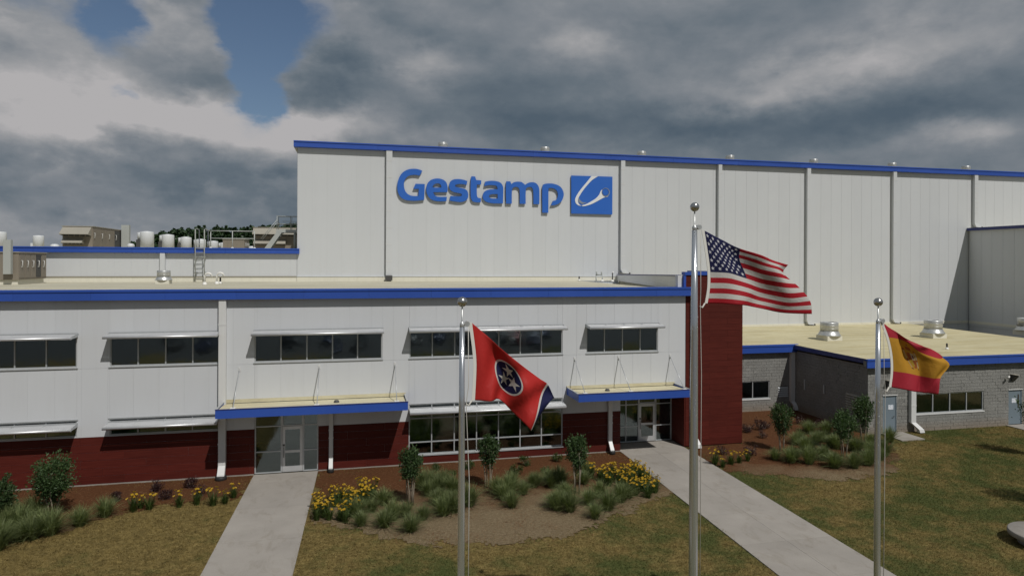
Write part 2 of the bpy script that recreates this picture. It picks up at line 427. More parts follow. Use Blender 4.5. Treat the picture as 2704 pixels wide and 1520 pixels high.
def world_loc(o):
    v = Vector((0, 0, 0))
    while o is not None: v += o.location; o = o.parent
    return v
def tag(o, label=None, cat=None, group=None, kind=None):
    if label: o['label'] = label
    if cat: o['category'] = cat
    if group: o['group'] = group
    if kind: o['kind'] = kind
    return o
def thing(name, label, cat, loc, group=None):
    o = bpy.data.objects.new(name, None); o.empty_display_size = 0.3; COL.objects.link(o); o.location = loc
    return tag(o, label, cat, group)
UNIT = {}
def piece(name, x0, x1, y0, y1, z0, z1, mat, parent):
    """one box piece; alike pieces share a unit mesh"""
    key = (name, mat)
    if key not in UNIT: UNIT[key] = MB().box(-.5, .5, -.5, .5, -.5, .5).mesh(name, mat)
    o = bpy.data.objects.new(name, UNIT[key]); COL.objects.link(o)
    o.location = Vector(((x0 + x1) / 2, (y0 + y1) / 2, (z0 + z1) / 2))
    o.scale = (x1 - x0, y1 - y0, z1 - z0)
    if parent is not None: o.parent = parent; o.location -= world_loc(parent)
    return o
def carve(rect, holes):
    out = [rect]
    for hx0, hx1, hz0, hz1 in holes:
        nxt = []
        for x0, x1, z0, z1 in out:
            if hx0 >= x1 - 1e-6 or hx1 <= x0 + 1e-6 or hz0 >= z1 - 1e-6 or hz1 <= z0 + 1e-6: nxt.append((x0, x1, z0, z1)); continue
            a, b = max(x0, hx0), min(x1, hx1)
            if x0 < a: nxt.append((x0, a, z0, z1))
            if b < x1: nxt.append((b, x1, z0, z1))
            if z0 < hz0: nxt.append((a, b, z0, hz0))
            if hz1 < z1: nxt.append((a, b, hz1, z1))
        out = nxt
    return [r for r in out if r[1] - r[0] > 0.03 and r[3] - r[2] > 0.03]
def cladding(name, mat, parent, y, x0, x1, step, rows, holes, thick=0.04, gap=0.007, phase=0.0):
    """front sheets on the plane y, between rows of z, leaving the openings free"""
    xs = [x0]; x = x0 + phase if phase else x0 + step
    while x < x1 - 0.15: xs.append(x); x += step
    xs.append(x1)
    for (z0, z1) in rows:
        for a, b in zip(xs[:-1], xs[1:]):
            for q in carve((a, b, z0, z1), holes):
                piece(name, q[0] + gap / 2, q[1] - gap / 2, y, y + thick, q[2] + gap / 2, q[3] - gap / 2, mat, parent)
ORD = ['first', 'second', 'third', 'fourth', 'fifth', 'sixth', 'seventh', 'eighth', 'ninth', 'tenth']

# ------------------------------------------------------------------ measured layout (metres; x along the facade, y away from the camera)
GRASS_MID = [(4.45, -6.17), (6.16, -6.68), (3.74, -6.67), (6.39, -5.19), (3.55, -5.75), (7.91, -7.37), (7.7, -4.47), (3.4, -4.29), (0.04, -7.28), (0.92, -7.62), (1.89, -8.26), (1.29, -6.95), (0.46, -5.97), (2.43, -7.2), (1.77, -6.74), (3.19, -5.73), (2.93, -4.59), (3.29, -6.92), (-0.13, -6.32), (0.95, -5.23), (2.75, -3.78), (7.85, -7.04), (8.33, -6.66), (8.38, -7.62), (8.47, -4.76), (9.41, -7.06), (10.15, -6.38), (9.97, -7.82), (9.12, -8.53), (10.83, -7.04), (11.37, -6.65), (10.04, -4.53), (8.92, -4.09), (8.75, -5.9), (3.16, -3.26), (3.72, -3.38), (4.01, -4.63), (6.68, -4.38), (6.99, -5.28), (7.83, -4.28), (8.54, -3.9), (8.96, -4.53), (10.63, -3.22), (5.9, -5.05), (6.04, -5.71)]
GRASS_RIGHT = [(21.85, -3.38), (23.53, -2.34), (23.4, -3.72), (23.09, -4.96), (24.48, -4.62), (25.24, -4.78), (24.36, -0.59), (25.69, -0.47), (25.51, -1.63), (26.22, -2.55), (26.76, -3.04), (26.31, -4.35), (26.46, 1.56), (27.6, 1.31), (28.1, 0.3), (20.97, -3.16), (21.51, -3.76), (22.25, -4.15), (23.64, -3.49), (23.23, -4.83), (24.01, -5.22), (25.01, -4.99), (23.48, -2.18), (24.97, -1.12), (23.91, -0.89), (25.81, -0.72), (25.52, -2.08), (26.25, -2.78), (27.99, -1.78), (27.11, -3.74), (29.5, -1.52), (26.25, 1.03), (27.21, 0.82), (28.41, 0.89), (26.4, -3.59)]
GRASS_LEFT = [(-12.72, -5.72), (-12.6, -4.85), (-11.7, -5.95), (-13.16, -4.16), (-11.54, -5.27), (-12.41, -6.78), (-9.88, -4.18), (-10.49, -4.96), (-11.22, -5.65), (-12.03, -6.01), (-12.03, -5.33), (-12.98, -4.84), (-12.61, -6.27), (-11.85, -4.95), (-13.0, -4.11), (-13.6, -3.67), (-12.55, -3.75), (-13.59, -4.99), (-13.33, -6.11), (-14.35, -4.4)]
LILY_LEFT = [(-8.98, -3.81), (-8.41, -3.69), (-7.3, -3.68), (-6.64, -3.57), (-5.97, -3.8), (-5.54, -3.64), (-5.29, -3.06), (-8.79, -3.52)]
LILY_MIDL = [(-0.79, -6.59), (-1.66, -5.8), (0.58, -4.53), (-0.42, -6.2), (-1.02, -5.08), (0.09, -4.35), (-0.24, -4.94), (-0.49, -5.76), (-1.41, -6.11), (-1.71, -5.08), (-0.89, -4.7), (-1.67, -6.35), (0.18, -5.12), (-1.36, -5.62), (0.1, -4.02), (-0.75, -4.07), (-1.18, -4.24), (-1.19, -6.42), (0.25, -4.7), (0.54, -4.13), (-0.16, -5.26), (-0.06, -6.03), (-0.59, -5.4), (-0.4, -4.2), (-0.55, -4.8), (-0.56, -6.84)]
LILY_MIDR = [(11.25, -3.92), (11.54, -4.21), (13.19, -4.72), (12.38, -4.78), (11.83, -3.69), (11.76, -6.48), (12.63, -5.68), (12.34, -6.51), (12.73, -6.35), (12.11, -5.72), (11.07, -4.62), (11.46, -5.9), (13.1, -3.99), (12.71, -4.07), (12.14, -5.2), (12.38, -4.29), (11.67, -4.82), (12.96, -4.44), (11.65, -5.54), (11.08, -5.03), (12.82, -5.24), (10.67, -3.82), (11.85, -4.39), (13.02, -3.6), (12.79, -4.86), (13.0, -5.89), (12.3, -3.74), (12.18, -6.86), (12.26, -6.06), (10.95, -4.25)]
LILY_RIGHT = [(17.5, -3.18), (17.66, -3.68), (18.31, -3.36), (18.85, -3.24), (19.46, -3.02)]
SHRUB_GREEN = [(3.65, -1.2), (4.16, -2.67), (5.23, -1.24), (8.06, -1.34), (7.28, -2.59), (8.78, -2.62), (9.79, -1.07), (9.77, -1.08)]
SHRUB_DARK_L = [(-10.03, -2.38), (-8.83, -1.34), (-8.09, -2.58), (-7.43, -1.25), (-6.78, -2.4)]
SHRUB_DARK_R = [(18.8, -1.76), (20.29, -2.08), (22.67, 2.04), (24.39, 2.67), (22.82, 0.74), (27.77, 2.26), (22.88, 2.27), (23.86, 2.47), (27.25, 3.25)]
TREES = [(-11.89, -3.73), (-13.38, -4.68), (2.05, -5.51), (5.65, -4.18), (9.33, -5.69), (22.3, -1.85), (24.87, -3.49), (27.89, -1.51)]
BED_MID = [(-2.0, 0.01), (-2.0, -6.62), (-0.77, -7.09), (0.64, -8.32), (2.24, -9.43), (4.63, -10.16), (6.81, -10.03), (8.62, -9.53), (10.36, -8.33), (13.12, -6.42), (13.72, -0.14)]
BED_LEFT = [(-18.96, -0.35), (-14.76, -7.75), (-12.61, -6.48), (-11.18, -5.53), (-9.41, -3.78), (-7.43, -3.11), (-5.1, -3.02), (-4.99, 0.13)]
BED_RIGHT = [(17.7, -1.07), (16.63, -4.17), (18.27, -4.53), (20.2, -5.94), (22.12, -6.92), (25.32, -6.06), (29.56, -1.3)]
TN = [[(2.178, 8.954), (2.516, 8.668), (2.824, 8.379), (3.203, 8.073), (3.634, 7.751), (3.858, 7.592), (4.014, 7.293)], [(2.272, 8.146), (2.583, 8.028), (2.903, 7.843), (3.16, 7.637), (3.454, 7.361), (3.648, 7.242), (3.831, 7.178)], [(2.245, 7.352), (2.562, 7.334), (2.805, 7.319), (3.039, 7.094), (3.298, 6.839), (3.423, 6.695), (3.451, 6.676)]]
US = [[(7.427, 10.924), (7.868, 10.737), (8.376, 10.526), (8.818, 10.366), (9.266, 10.237), (9.668, 10.161)], [(7.504, 10.498), (7.922, 10.361), (8.393, 10.288), (8.823, 10.136), (9.22, 10.038), (9.542, 9.966)], [(7.57, 10.058), (8.048, 10.022), (8.546, 9.9), (8.978, 9.775), (9.402, 9.696), (9.831, 9.672)], [(7.572, 9.661), (8.03, 9.648), (8.565, 9.547), (9.035, 9.423), (9.561, 9.318), (10.054, 9.358)], [(7.512, 9.295), (7.941, 9.28), (8.425, 9.242), (8.916, 9.16), (9.466, 9.053), (10.093, 9.033)]]
ES = [[(12.145, 8.795), (12.493, 8.598), (12.832, 8.389), (13.199, 8.208), (13.616, 8.106), (13.98, 7.907)], [(12.308, 8.431), (12.594, 8.391), (12.822, 8.329), (13.057, 8.11), (13.648, 7.904), (14.006, 7.88)], [(12.415, 8.017), (12.726, 7.968), (13.016, 7.898), (13.333, 7.828), (13.751, 7.754), (14.143, 7.7)], [(12.439, 7.617), (12.834, 7.559), (13.223, 7.475), (13.418, 7.437), (13.59, 7.414), (13.75, 7.409)], [(12.391, 7.231), (12.799, 7.155), (13.187, 7.078), (13.382, 7.045), (13.505, 7.04), (13.627, 7.039)]]
L_G = [[(4.65, 17.21), (4.35, 17.32), (4.03, 17.35), (3.68, 17.31), (3.37, 17.19), (3.09, 16.97), (2.9, 16.67), (2.78, 16.31), (2.74, 15.93), (2.78, 15.58), (2.91, 15.27), (3.15, 15.03), (3.47, 14.92), (3.85, 14.89), (4.34, 14.91), (4.8, 14.98), (4.84, 16.2), (4.13, 16.2), (3.96, 15.81), (4.38, 15.81), (4.36, 15.27), (4.06, 15.25), (3.75, 15.29), (3.5, 15.43), (3.33, 15.67), (3.25, 16.01), (3.27, 16.33), (3.4, 16.61), (3.61, 16.79), (3.89, 16.87), (4.17, 16.88), (4.44, 16.84)]]
L_e = [[(6.55, 15.26), (6.53, 14.93), (6.18, 14.9), (5.83, 14.9), (5.47, 14.97), (5.19, 15.15), (5.01, 15.47), (4.96, 15.78), (5.01, 16.14), (5.15, 16.39), (5.4, 16.57), (5.79, 16.66), (6.18, 16.61), (6.47, 16.43), (6.59, 16.15), (6.62, 15.83), (6.59, 15.62), (5.49, 15.59), (5.56, 15.42), (5.7, 15.29), (5.97, 15.24)], [(5.44, 15.95), (5.49, 16.12), (5.65, 16.24), (5.83, 16.28), (6.0, 16.25), (6.1, 16.13), (6.13, 15.96)]]
L_s = [[(8.16, 16.54), (7.83, 16.63), (7.47, 16.67), (7.11, 16.63), (6.86, 16.49), (6.74, 16.24), (6.75, 15.96), (6.86, 15.77), (7.11, 15.64), (7.4, 15.59), (7.68, 15.54), (7.75, 15.43), (7.68, 15.35), (7.47, 15.31), (7.11, 15.32), (6.84, 15.34), (6.76, 14.98), (7.19, 14.91), (7.55, 14.88), (7.91, 14.94), (8.14, 15.09), (8.24, 15.34), (8.22, 15.62), (8.09, 15.84), (7.83, 15.95), (7.47, 16.01), (7.24, 16.06), (7.19, 16.14), (7.24, 16.22), (7.47, 16.28), (7.83, 16.28), (8.11, 16.22)]]
L_t = [[(8.49, 16.92), (8.78, 16.91), (8.87, 16.64), (9.28, 16.62), (9.25, 16.29), (8.92, 16.28), (8.93, 15.43), (9.0, 15.26), (9.26, 15.2), (9.23, 14.89), (8.85, 14.89), (8.6, 14.95), (8.47, 15.17), (8.43, 15.49), (8.43, 16.6)]]
L_a = [[(9.57, 16.52), (9.88, 16.6), (10.25, 16.62), (10.62, 16.57), (10.88, 16.44), (11.03, 16.17), (11.05, 15.88), (11.03, 14.85), (10.32, 14.84), (9.96, 14.88), (9.66, 14.96), (9.45, 15.15), (9.39, 15.37), (9.45, 15.62), (9.62, 15.81), (9.92, 15.92), (10.25, 15.95), (10.59, 15.96), (10.57, 16.12), (10.48, 16.23), (10.25, 16.27), (9.88, 16.27), (9.51, 16.18)], [(9.88, 15.38), (9.95, 15.5), (10.14, 15.56), (10.6, 15.58), (10.6, 15.23), (10.1, 15.23), (9.95, 15.27)]]
L_m = [[(11.3, 16.61), (11.62, 16.62), (11.7, 16.4), (11.92, 16.56), (12.26, 16.62), (12.56, 16.58), (12.84, 16.38), (13.09, 16.54), (13.43, 16.61), (13.73, 16.54), (13.94, 16.31), (14.02, 15.96), (14.02, 14.86), (13.54, 14.86), (13.51, 15.95), (13.43, 16.15), (13.28, 16.23), (13.01, 16.17), (12.9, 16.02), (12.89, 14.86), (12.4, 14.86), (12.39, 15.92), (12.32, 16.12), (12.15, 16.2), (11.92, 16.16), (11.77, 15.99), (11.75, 14.85), (11.28, 14.85), (11.26, 16.25)]]
L_p = [[(14.27, 16.27), (14.34, 16.45), (14.53, 16.52), (14.92, 16.56), (15.3, 16.52), (15.69, 16.38), (15.94, 16.13), (16.07, 15.76), (16.02, 15.43), (15.87, 15.13), (15.62, 14.94), (15.31, 14.82), (14.98, 14.79), (15.16, 15.15), (15.41, 15.21), (15.54, 15.42), (15.58, 15.71), (15.5, 15.97), (15.31, 16.13), (15.0, 16.2), (14.78, 16.17), (14.78, 14.18), (14.28, 14.19)]]
L_plate = [[(16.71, 17.26), (20.27, 17.28), (20.27, 14.16), (16.72, 14.17)]]
L_swoosh = [[(18.44, 17.27), (18.11, 16.86), (17.56, 16.21), (17.21, 15.72), (17.04, 15.34), (17.09, 15.05), (17.26, 14.88), (17.57, 14.8), (17.42, 14.91), (17.3, 15.09), (17.28, 15.35), (17.43, 15.65), (17.76, 16.14), (18.19, 16.64), (18.5, 16.95), (18.99, 17.27)], [(17.57, 14.84), (17.97, 14.96), (18.44, 15.21), (18.83, 15.46), (19.11, 15.77), (19.27, 16.11), (19.4, 16.19), (19.33, 15.93), (19.47, 15.67), (19.67, 15.58), (19.93, 15.75), (19.86, 15.62), (19.51, 15.53), (19.08, 15.3), (18.52, 15.01), (18.05, 14.85), (17.73, 14.79)]]
L_streak = [[(17.33, 15.65), (17.43, 15.32), (17.73, 15.11), (18.12, 15.11), (17.65, 14.95), (17.34, 15.09), (17.26, 15.39)]]
RING = [[(19.68, 15.99), (20.04, 16.0)]]

# ------------------------------------------------------------------ ground, beds, paths
def inpoly(p, poly):
    c = False
    for i in range(len(poly)):
        (x1, y1), (x2, y2) = poly[i - 1], poly[i]
        if (y1 > p[1]) != (y2 > p[1]) and p[0] < (x2 - x1) * (p[1] - y1) / (y2 - y1) + x1: c = not c
    return c
tag(MB().quad((-1500, -900, 0), (1500, -900, 0), (1500, 2200, 0), (-1500, 2200, 0)).build('ground', 'lawn'), kind='structure')
tag(MB().quad((-140, -130, 0.006), (140, -130, 0.006), (140, -39, 0.006), (-140, -39, 0.006)).build('parking_lot_ground', 'asphalt'), kind='structure')
BED_LEFT[0] = (-24.0, -0.02); BED_LEFT[1] = (-20.0, -8.2); BED_LEFT[-1] = (-4.92, -0.02)
BED_MID[0] = (-1.98, -0.02); BED_MID[-1] = (13.68, -0.02); BED_MID[1] = (-1.98, -6.7); BED_MID[-2] = (13.46, -6.5)
BED_RIGHT = [(17.6, -0.02), (17.45, -2.2), (17.4, -4.4), (18.27, -4.6), (20.2, -5.9), (22.12, -6.8), (25.32, -6.0), (28.0, -3.6), (29.5, -1.3), (29.5, 7.05), (21.1, 7.05), (21.1, -0.02)]
def bed(name, poly, z, step=0.11):
    """a gently uneven sheet of cells whose free edge wanders; straight edges meet walls and paths"""
    xs = [p[0] for p in poly]; ys = [p[1] for p in poly]
    nx, ny = int((max(xs) - min(xs)) / step) + 1, int((max(ys) - min(ys)) / step) + 1
    idx = {}; V = []; F = []
    def vert(i, j):
        if (i, j) not in idx:
            x, y = min(xs) + i * step, min(ys) + j * step
            idx[(i, j)] = len(V)
            V.append((x, y, z + .022 * (mnoise.noise((x * .9, y * .9, 3.1)) + .6) + .008 * mnoise.noise((x * 5, y * 5, 1.7))))
        return idx[(i, j)]
    for i in range(nx):
        for j in range(ny):
            x, y = min(xs) + (i + .5) * step, min(ys) + (j + .5) * step
            w_ = min(1.0, max(0.0, -y / 2.5)) * .55
            q = (x + w_ * mnoise.noise((x * 1.6, y * 1.6, .3)), y + w_ * (mnoise.noise((x * 1.6, y * 1.6, 7.3)) + .6 * mnoise.noise((x * 6, y * 6, 2.2))))
            if inpoly(q, poly) and not on_path(x, y): F.append((vert(i, j), vert(i + 1, j), vert(i + 1, j + 1), vert(i, j + 1)))
    me = bpy.data.meshes.new(name); me.from_pydata(V, [], F); me.polygons.foreach_set('use_smooth', [True] * len(F)); me.materials.append(MATS['mulch'])
    o = bpy.data.objects.new(name, me); COL.objects.link(o)
    return tag(o, kind='structure')
def on_path(x, y):
    return -4.9 + y * .012 < x < -2.0 + y * .014 or 13.73 + min(y, 0) * .028 < x < 17.45 + min(y, 0) * .028
bed('planting_bed_ground', BED_LEFT, 0.008); bed('planting_bed_ground', BED_MID, 0.008); bed('planting_bed_ground', BED_RIGHT, 0.008)

def path(name, left, right, ys, cols):
    """concrete slabs between two edge lines; left/right give x at y"""
    root = bpy.data.objects.new(name, None); COL.objects.link(root); root.location = (left(ys[0]), ys[0], 0)
    tag(root, kind='structure')
    g = 0.004
    for a, b in zip(ys[:-1], ys[1:]):
        for c in range(cols):
            def X(y, k): return left(y) + (right(y) - left(y)) * k / cols
            lo = [(X(a, c) + g, a - g, -0.05), (X(b, c) + g, b + g, -0.05), (X(b, c + 1) - g, b + g, -0.05), (X(a, c + 1) - g, a - g, -0.05)]
            h = 0.035 + random.uniform(-.001, .001)
            MB().hexa([tuple(q) for q in lo], [(x, y, h) for x, y, z in lo]).build('slab', 'concrete', root)
    MB().hexa([(left(ys[0]) + .03, ys[0] - .03, -.05), (left(ys[-1]) + .03, ys[-1], -.05), (right(ys[-1]) - .03, ys[-1], -.05), (right(ys[0]) - .03, ys[0] - .03, -.05)],
              [(left(ys[0]) + .03, ys[0] - .03, .018), (left(ys[-1]) + .03, ys[-1], .018), (right(ys[-1]) - .03, ys[-1], .018), (right(ys[0]) - .03, ys[0] - .03, .018)]).build('slab_base', 'mulch', root)
    return root
path('entrance_path', lambda y: -4.92 + y * 0.012, lambda y: -1.98 + y * 0.014, [-0.03, -1.3, -4.6, -7.9, -11.2, -14.5, -17.8, -21.1, -24.4], 1)
path('entrance_path', lambda y: 13.70 + (y * 0.028 if y < 0 else 0), lambda y: 17.48 + (y * 0.028 if y < 0 else 0), [1.44, -0.9, -3.7, -6.5, -9.3, -12.1, -14.9, -17.7, -20.5, -23.3, -26.1], 2)
def pad(x0, x1, y0, y1):
    o = MB().box(x0, x1, y0, y1, -0.05, 0.06).build('door_pad_pavement', 'concrete'); return tag(o, kind='structure')
pad(30.35, 31.95, -1.5, 0.16); pad(39.75, 41.4, -1.3, 0.16)

# ------------------------------------------------------------------ windows and doors
def window(parent, xs, z0, z1, y, hz=(), frame=0.055, depth=0.10, mat='frame_alu', name='window'):
    """frame with mullions at xs and transoms at hz; a pane in each light"""
    x0, x1 = xs[0], xs[-1]
    wobj = bpy.data.objects.new(name, None); wobj.empty_display_size = .2; COL.objects.link(wobj)
    wobj.parent = parent; wobj.location = Vector(((x0 + x1) / 2, y, z0)) - world_loc(parent)
    m = MB(); yb = y + depth
    f = frame
    m.box(x0, x1, y, yb, z0, z0 + f); m.box(x0, x1, y, yb, z1 - f, z1)
    m.box(x0, x0 + f, y, yb, z0 + f, z1 - f); m.box(x1 - f, x1, y, yb, z0 + f, z1 - f)
    for x in xs[1:-1]: m.box(x - f / 2, x + f / 2, y + .002, yb - .002, z0 + f, z1 - f)
    xe = [(x0 + f, None)] + [(x, None) for x in xs[1:-1]]
    zs = [z0 + f] + list(hz) + [z1 - f]
    ax = [x0 + f / 2] + list(xs[1:-1]) + [x1 - f / 2]
    for h in hz:
        for a, b in zip(ax[:-1], ax[1:]): m.box(a + f / 2, b - f / 2, y + .004, yb - .004, h - f / 2, h + f / 2)
    m.build('frame', mat, wobj)
    for a, b in zip(ax[:-1], ax[1:]):
        for k in range(len(zs) - 1):
            zl = zs[k] + (f / 2 if k else 0); zh = zs[k + 1] - (f / 2 if k < len(zs) - 2 else 0)
            pn = piece('pane', a + f / 2, b - f / 2, y + depth * .45, y + depth * .45 + .012, zl, zh, 'glass', wobj)
            pn.rotation_euler = (random.gauss(0, .004), 0, random.gauss(0, .004))      # panes never sit quite true
    return wobj
def glazed_door(parent, x0, x1, z0, z1, y):
    d = bpy.data.objects.new('door', None); COL.objects.link(d); d.parent = parent; d.location = Vector(((x0 + x1) / 2, y, z0)) - world_loc(parent)
    m = MB(); s = .13; yb = y + .05; zm = z0 + .98
    m.box(x0, x0 + s, y, yb, z0, z1); m.box(x1 - s, x1, y, yb, z0, z1)
    m.box(x0 + s, x1 - s, y, yb, z0, z0 + .28); m.box(x0 + s, x1 - s, y, yb, z1 - .15, z1); m.box(x0 + s, x1 - s, y, yb, zm - .06, zm + .06)
    m.build('leaf', 'alu', d)
    piece('pane', x0 + s, x1 - s, y + .02, y + .032, z0 + .28, zm - .06, 'glass', d)
    piece('pane', x0 + s, x1 - s, y + .02, y + .032, zm + .06, z1 - .15, 'glass', d)
    h = MB(); hx = x0 + s * .55
    h.tube([(hx, y, zm + .22), (hx, y - .07, zm + .22), (hx, y - .07, zm - .26), (hx, y, zm - .26)], .016, 6)
    h.build('handle', 'unit_dark', d)
    MB().box(hx - .05, hx + .04, y - .012, y, zm + .27, zm + .36).build('lock', 'unit_dark', d)
    return d
def downspout(parent, x0, x1, y, ztop, zbot, kick=0.0, boot=True, mat='white_trim', depth=0.24, fwd=0.25):
    d = bpy.data.objects.new('downspout', None); COL.objects.link(d); d.parent = parent; d.location = Vector(((x0 + x1) / 2, y, zbot)) - world_loc(parent)
    MB().box(x0, x1, y - depth, y - .02, zbot + .62, ztop).build('pipe', mat, d)
    a = [(x0 + .005, y - depth, zbot + .62), (x1 - .005, y - depth, zbot + .62), (x1 - .005, y - .02, zbot + .62), (x0 + .005, y - .02, zbot + .62)]
    b = [(x0 + kick, y - depth - fwd, zbot + .25), (x1 + kick, y - depth - fwd, zbot + .25), (x1 + kick, y - fwd, zbot + .28), (x0 + kick, y - fwd, zbot + .28)]
    MB().hexa(b, a).build('elbow', mat, d)
    c = [(p[0] + kick * .1, p[1] - .04, zbot + .02 + (.05 if not boot else .10)) for p in b]
    MB().hexa(c, b).build('shoe', mat, d)
    if boot:
        cx = (x0 + x1) / 2 + kick; cy = y - fwd - depth / 2 - .03
        MB().lathe((cx, cy, zbot - .02), [((x1 - x0) * .82, 0), ((x1 - x0) * .80, .20), ((x1 - x0) * .68, .22)], 14).build('boot', 'black_rubber', d)
    for z in (zbot + 1.6, ztop - 1.2):
        if z > zbot + 1: MB().box(x0 - .02, x1 + .02, y - depth - .012, y - depth - .001, z, z + .06).build('strap', mat, d)
    return d
def sunshade(parent, x0, x1, z, y=0.0, deep=0.75, parts=4):
    s = bpy.data.objects.new('sunshade', None); COL.objects.link(s); s.parent = parent; s.location = Vector(((x0 + x1) / 2, y, z)) - world_loc(parent)
    MB().tube([(x0 - .02, y - deep, z), (x1 + .02, y - deep, z)], .062, 10).build('nose_tube', 'alu', s)
    for k in range(5):
        yy = y - .13 - k * .125
        MB().hexa([(x0, yy - .075, z + .05), (x1, yy - .075, z + .05), (x1, yy + .06, z + .10), (x0, yy + .06, z + .10)],
                  [(x0, yy - .075, z + .062), (x1, yy - .075, z + .062), (x1, yy + .06, z + .112), (x0, yy + .06, z + .112)]).build('louver', 'alu', s)
    MB().box(x0, x1, y - .06, y - .005, z + .10, z + .17).build('back_rail', 'frame_alu', s)
    for k in range(parts + 1):
        x = x0 + (x1 - x0) * k / parts
        MB().prism([(x - .012, y - .005, z - .02), (x - .012, y - .005, z + .16), (x - .012, y - deep, z + .05), (x - .012, y - deep, z - .04)], (.024, 0, 0)).build('outrigger', 'frame_alu', s)
    return s

# ------------------------------------------------------------------ office building
office = thing('office_building', 'two-storey white panelled office block with blue fascia, red plank base and canopied entrances', 'building', (0, 0, 0))
XL, XR, YB, ZT = -24.0, 17.52, 18.0, 8.70
UZ0, UZ1 = 5.37, 6.87
def even(a, b, n): return [a + (b - a) * i / n for i in range(n + 1)]
UPPER = [even(-17.4, -12.45, 4), even(-11.12, -6.48, 4), even(-4.92, 1.06, 5), even(2.40, 10.42, 7), even(11.75, 15.88, 4)]
LOWER = [even(-17.4, -12.45, 4), even(-11.12, -6.48, 4)]
LZ0, LZ1 = 2.24, 2.98
RIB = even(2.38, 10.44, 7)
SF = [-4.90, -3.66, -2.69, -1.98]                    # left shop front
SF2 = [13.70, 14.66, 15.44, 16.46, 17.46]            # recessed shop front
HOLES_F = [(u[0], u[-1], UZ0, UZ1) for u in UPPER] + [(l[0], l[-1], LZ0, LZ1) for l in LOWER]
HOLES_F += [(RIB[0], RIB[-1], 0.50, 3.05), (SF[0], SF[-1], 0.0, 3.08), (13.70, XR, 0.0, 3.10)]
m = MB()
for q in carve((XL, XR, 0.0, 8.45), HOLES_F): m.box(q[0], q[1], 0.009, 0.24, q[2], q[3])
m.build('wall', 'joint_grey', office)
# white sheets in two bands, red planks along the foot
cladding('panel', 'white_panel', office, 0.0, XL, XR, 1.0668, [(2.20, 5.30), (5.30, 8.45)], HOLES_F, 0.043)
row = 0
for k in range(6):
    z0, z1 = 0.07 + k * 0.355, 0.07 + (k + 1) * 0.355
    x = XL - (k % 3) * 0.9
    while x < 13.70:
        a, b = max(x, XL), min(x + 2.7, 13.70)
        if b - a > 0.1:
            for q in carve((a, b, z0, z1), HOLES_F):
                j = random.uniform(0, .004)
                piece('plank', q[0] + .003, q[1] - .003, -0.004 - j, 0.043, q[2] + .004, q[3] - .004, 'red_plank', office)
        x += 2.7
MB().box(XL, SF[0] - .02, -.03, .2, -.1, .065).box(SF[-1] + .02, 13.68, -.03, .2, -.1, .065).build('footing', 'concrete', office)
# interior: floors, ceilings and a partition behind the glass
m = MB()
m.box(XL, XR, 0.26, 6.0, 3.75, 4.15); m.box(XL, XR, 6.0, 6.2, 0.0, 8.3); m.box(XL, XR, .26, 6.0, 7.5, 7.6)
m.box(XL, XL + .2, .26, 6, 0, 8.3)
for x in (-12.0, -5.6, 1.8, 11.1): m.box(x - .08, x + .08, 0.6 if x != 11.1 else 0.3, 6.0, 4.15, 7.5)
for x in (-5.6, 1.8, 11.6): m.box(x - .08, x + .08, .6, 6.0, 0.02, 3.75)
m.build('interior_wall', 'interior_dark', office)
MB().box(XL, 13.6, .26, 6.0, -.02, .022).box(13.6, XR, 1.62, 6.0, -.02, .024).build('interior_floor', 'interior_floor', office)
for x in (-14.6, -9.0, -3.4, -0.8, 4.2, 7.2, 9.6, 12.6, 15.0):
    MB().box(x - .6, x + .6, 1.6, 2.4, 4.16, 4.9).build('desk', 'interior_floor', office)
# roof and fascia
MB().box(XL, XR - .1, 0.0, YB + .2, 8.45, ZT).build('roof', 'roof_membrane', office)
x = XL; k = 0
while x < 17.9:
    b = min(x + 3.05, 17.98)
    piece('fascia', x + .003, b - .003, -.30, .30, 8.395, 8.765, 'blue_trim', office)
    piece('fascia_cap', x + .003, b - .003, -.335, .36, 8.765, 8.865, 'blue_trim', office)
    x = b
MB().box(XL, 17.9, -.285, -.005, 8.41, 8.46).build('soffit', 'white_panel', office)
MB().prism([(XL, .36, 8.70), (XL, .36, 8.86), (XL, .80, 8.70)], (17.3 - XL, 0, 0)).build('cant_strip', 'roof_membrane', office)
for u in UPPER:
    window(office, u, UZ0, UZ1, 0.03); sunshade(office, u[0] - .03, u[-1] + .03, 6.76, 0.0, .75, len(u) - 1)
    MB().box(u[0] - .06, u[-1] + .06, -.03, .028, UZ1 + .005, UZ1 + .06).build('flashing', 'frame_alu', office)
    MB().box(u[0] - .04, u[-1] + .04, -.045, .028, UZ0 - .05, UZ0 - .004).build('sill', 'frame_alu', office)
for l in LOWER:
    window(office, l, LZ0, LZ1, 0.03); sunshade(office, l[0] - .03, l[-1] + .03, 2.72, 0.0, .75, len(l) - 1)
    MB().box(l[0] - .06, l[-1] + .06, -.03, .028, LZ1 + .005, LZ1 + .06).build('flashing', 'frame_alu', office)
window(office, RIB, 0.50, 3.05, 0.03, (1.12, 2.32)); sunshade(office, RIB[0] + .02, RIB[-1] - .02, 2.72, 0.0, .75, 7)
MB().box(RIB[0] - .04, RIB[-1] + .04, -.045, .028, .44, .496).build('sill', 'frame_alu', office)
# left entrance
window(office, [SF[0], SF[1]], 0.04, 3.08, 0.05, (1.07, 2.28), name='shop_front'); window(office, [SF[2], SF[3]], 0.04, 3.08, 0.05, (1.07, 2.28), name='shop_front')
window(office, [SF[1], SF[2]], 2.26, 3.08, 0.05, name='shop_front')
glazed_door(office, SF[1] + .015, SF[2] - .015, 0.05, 2.24, 0.06)
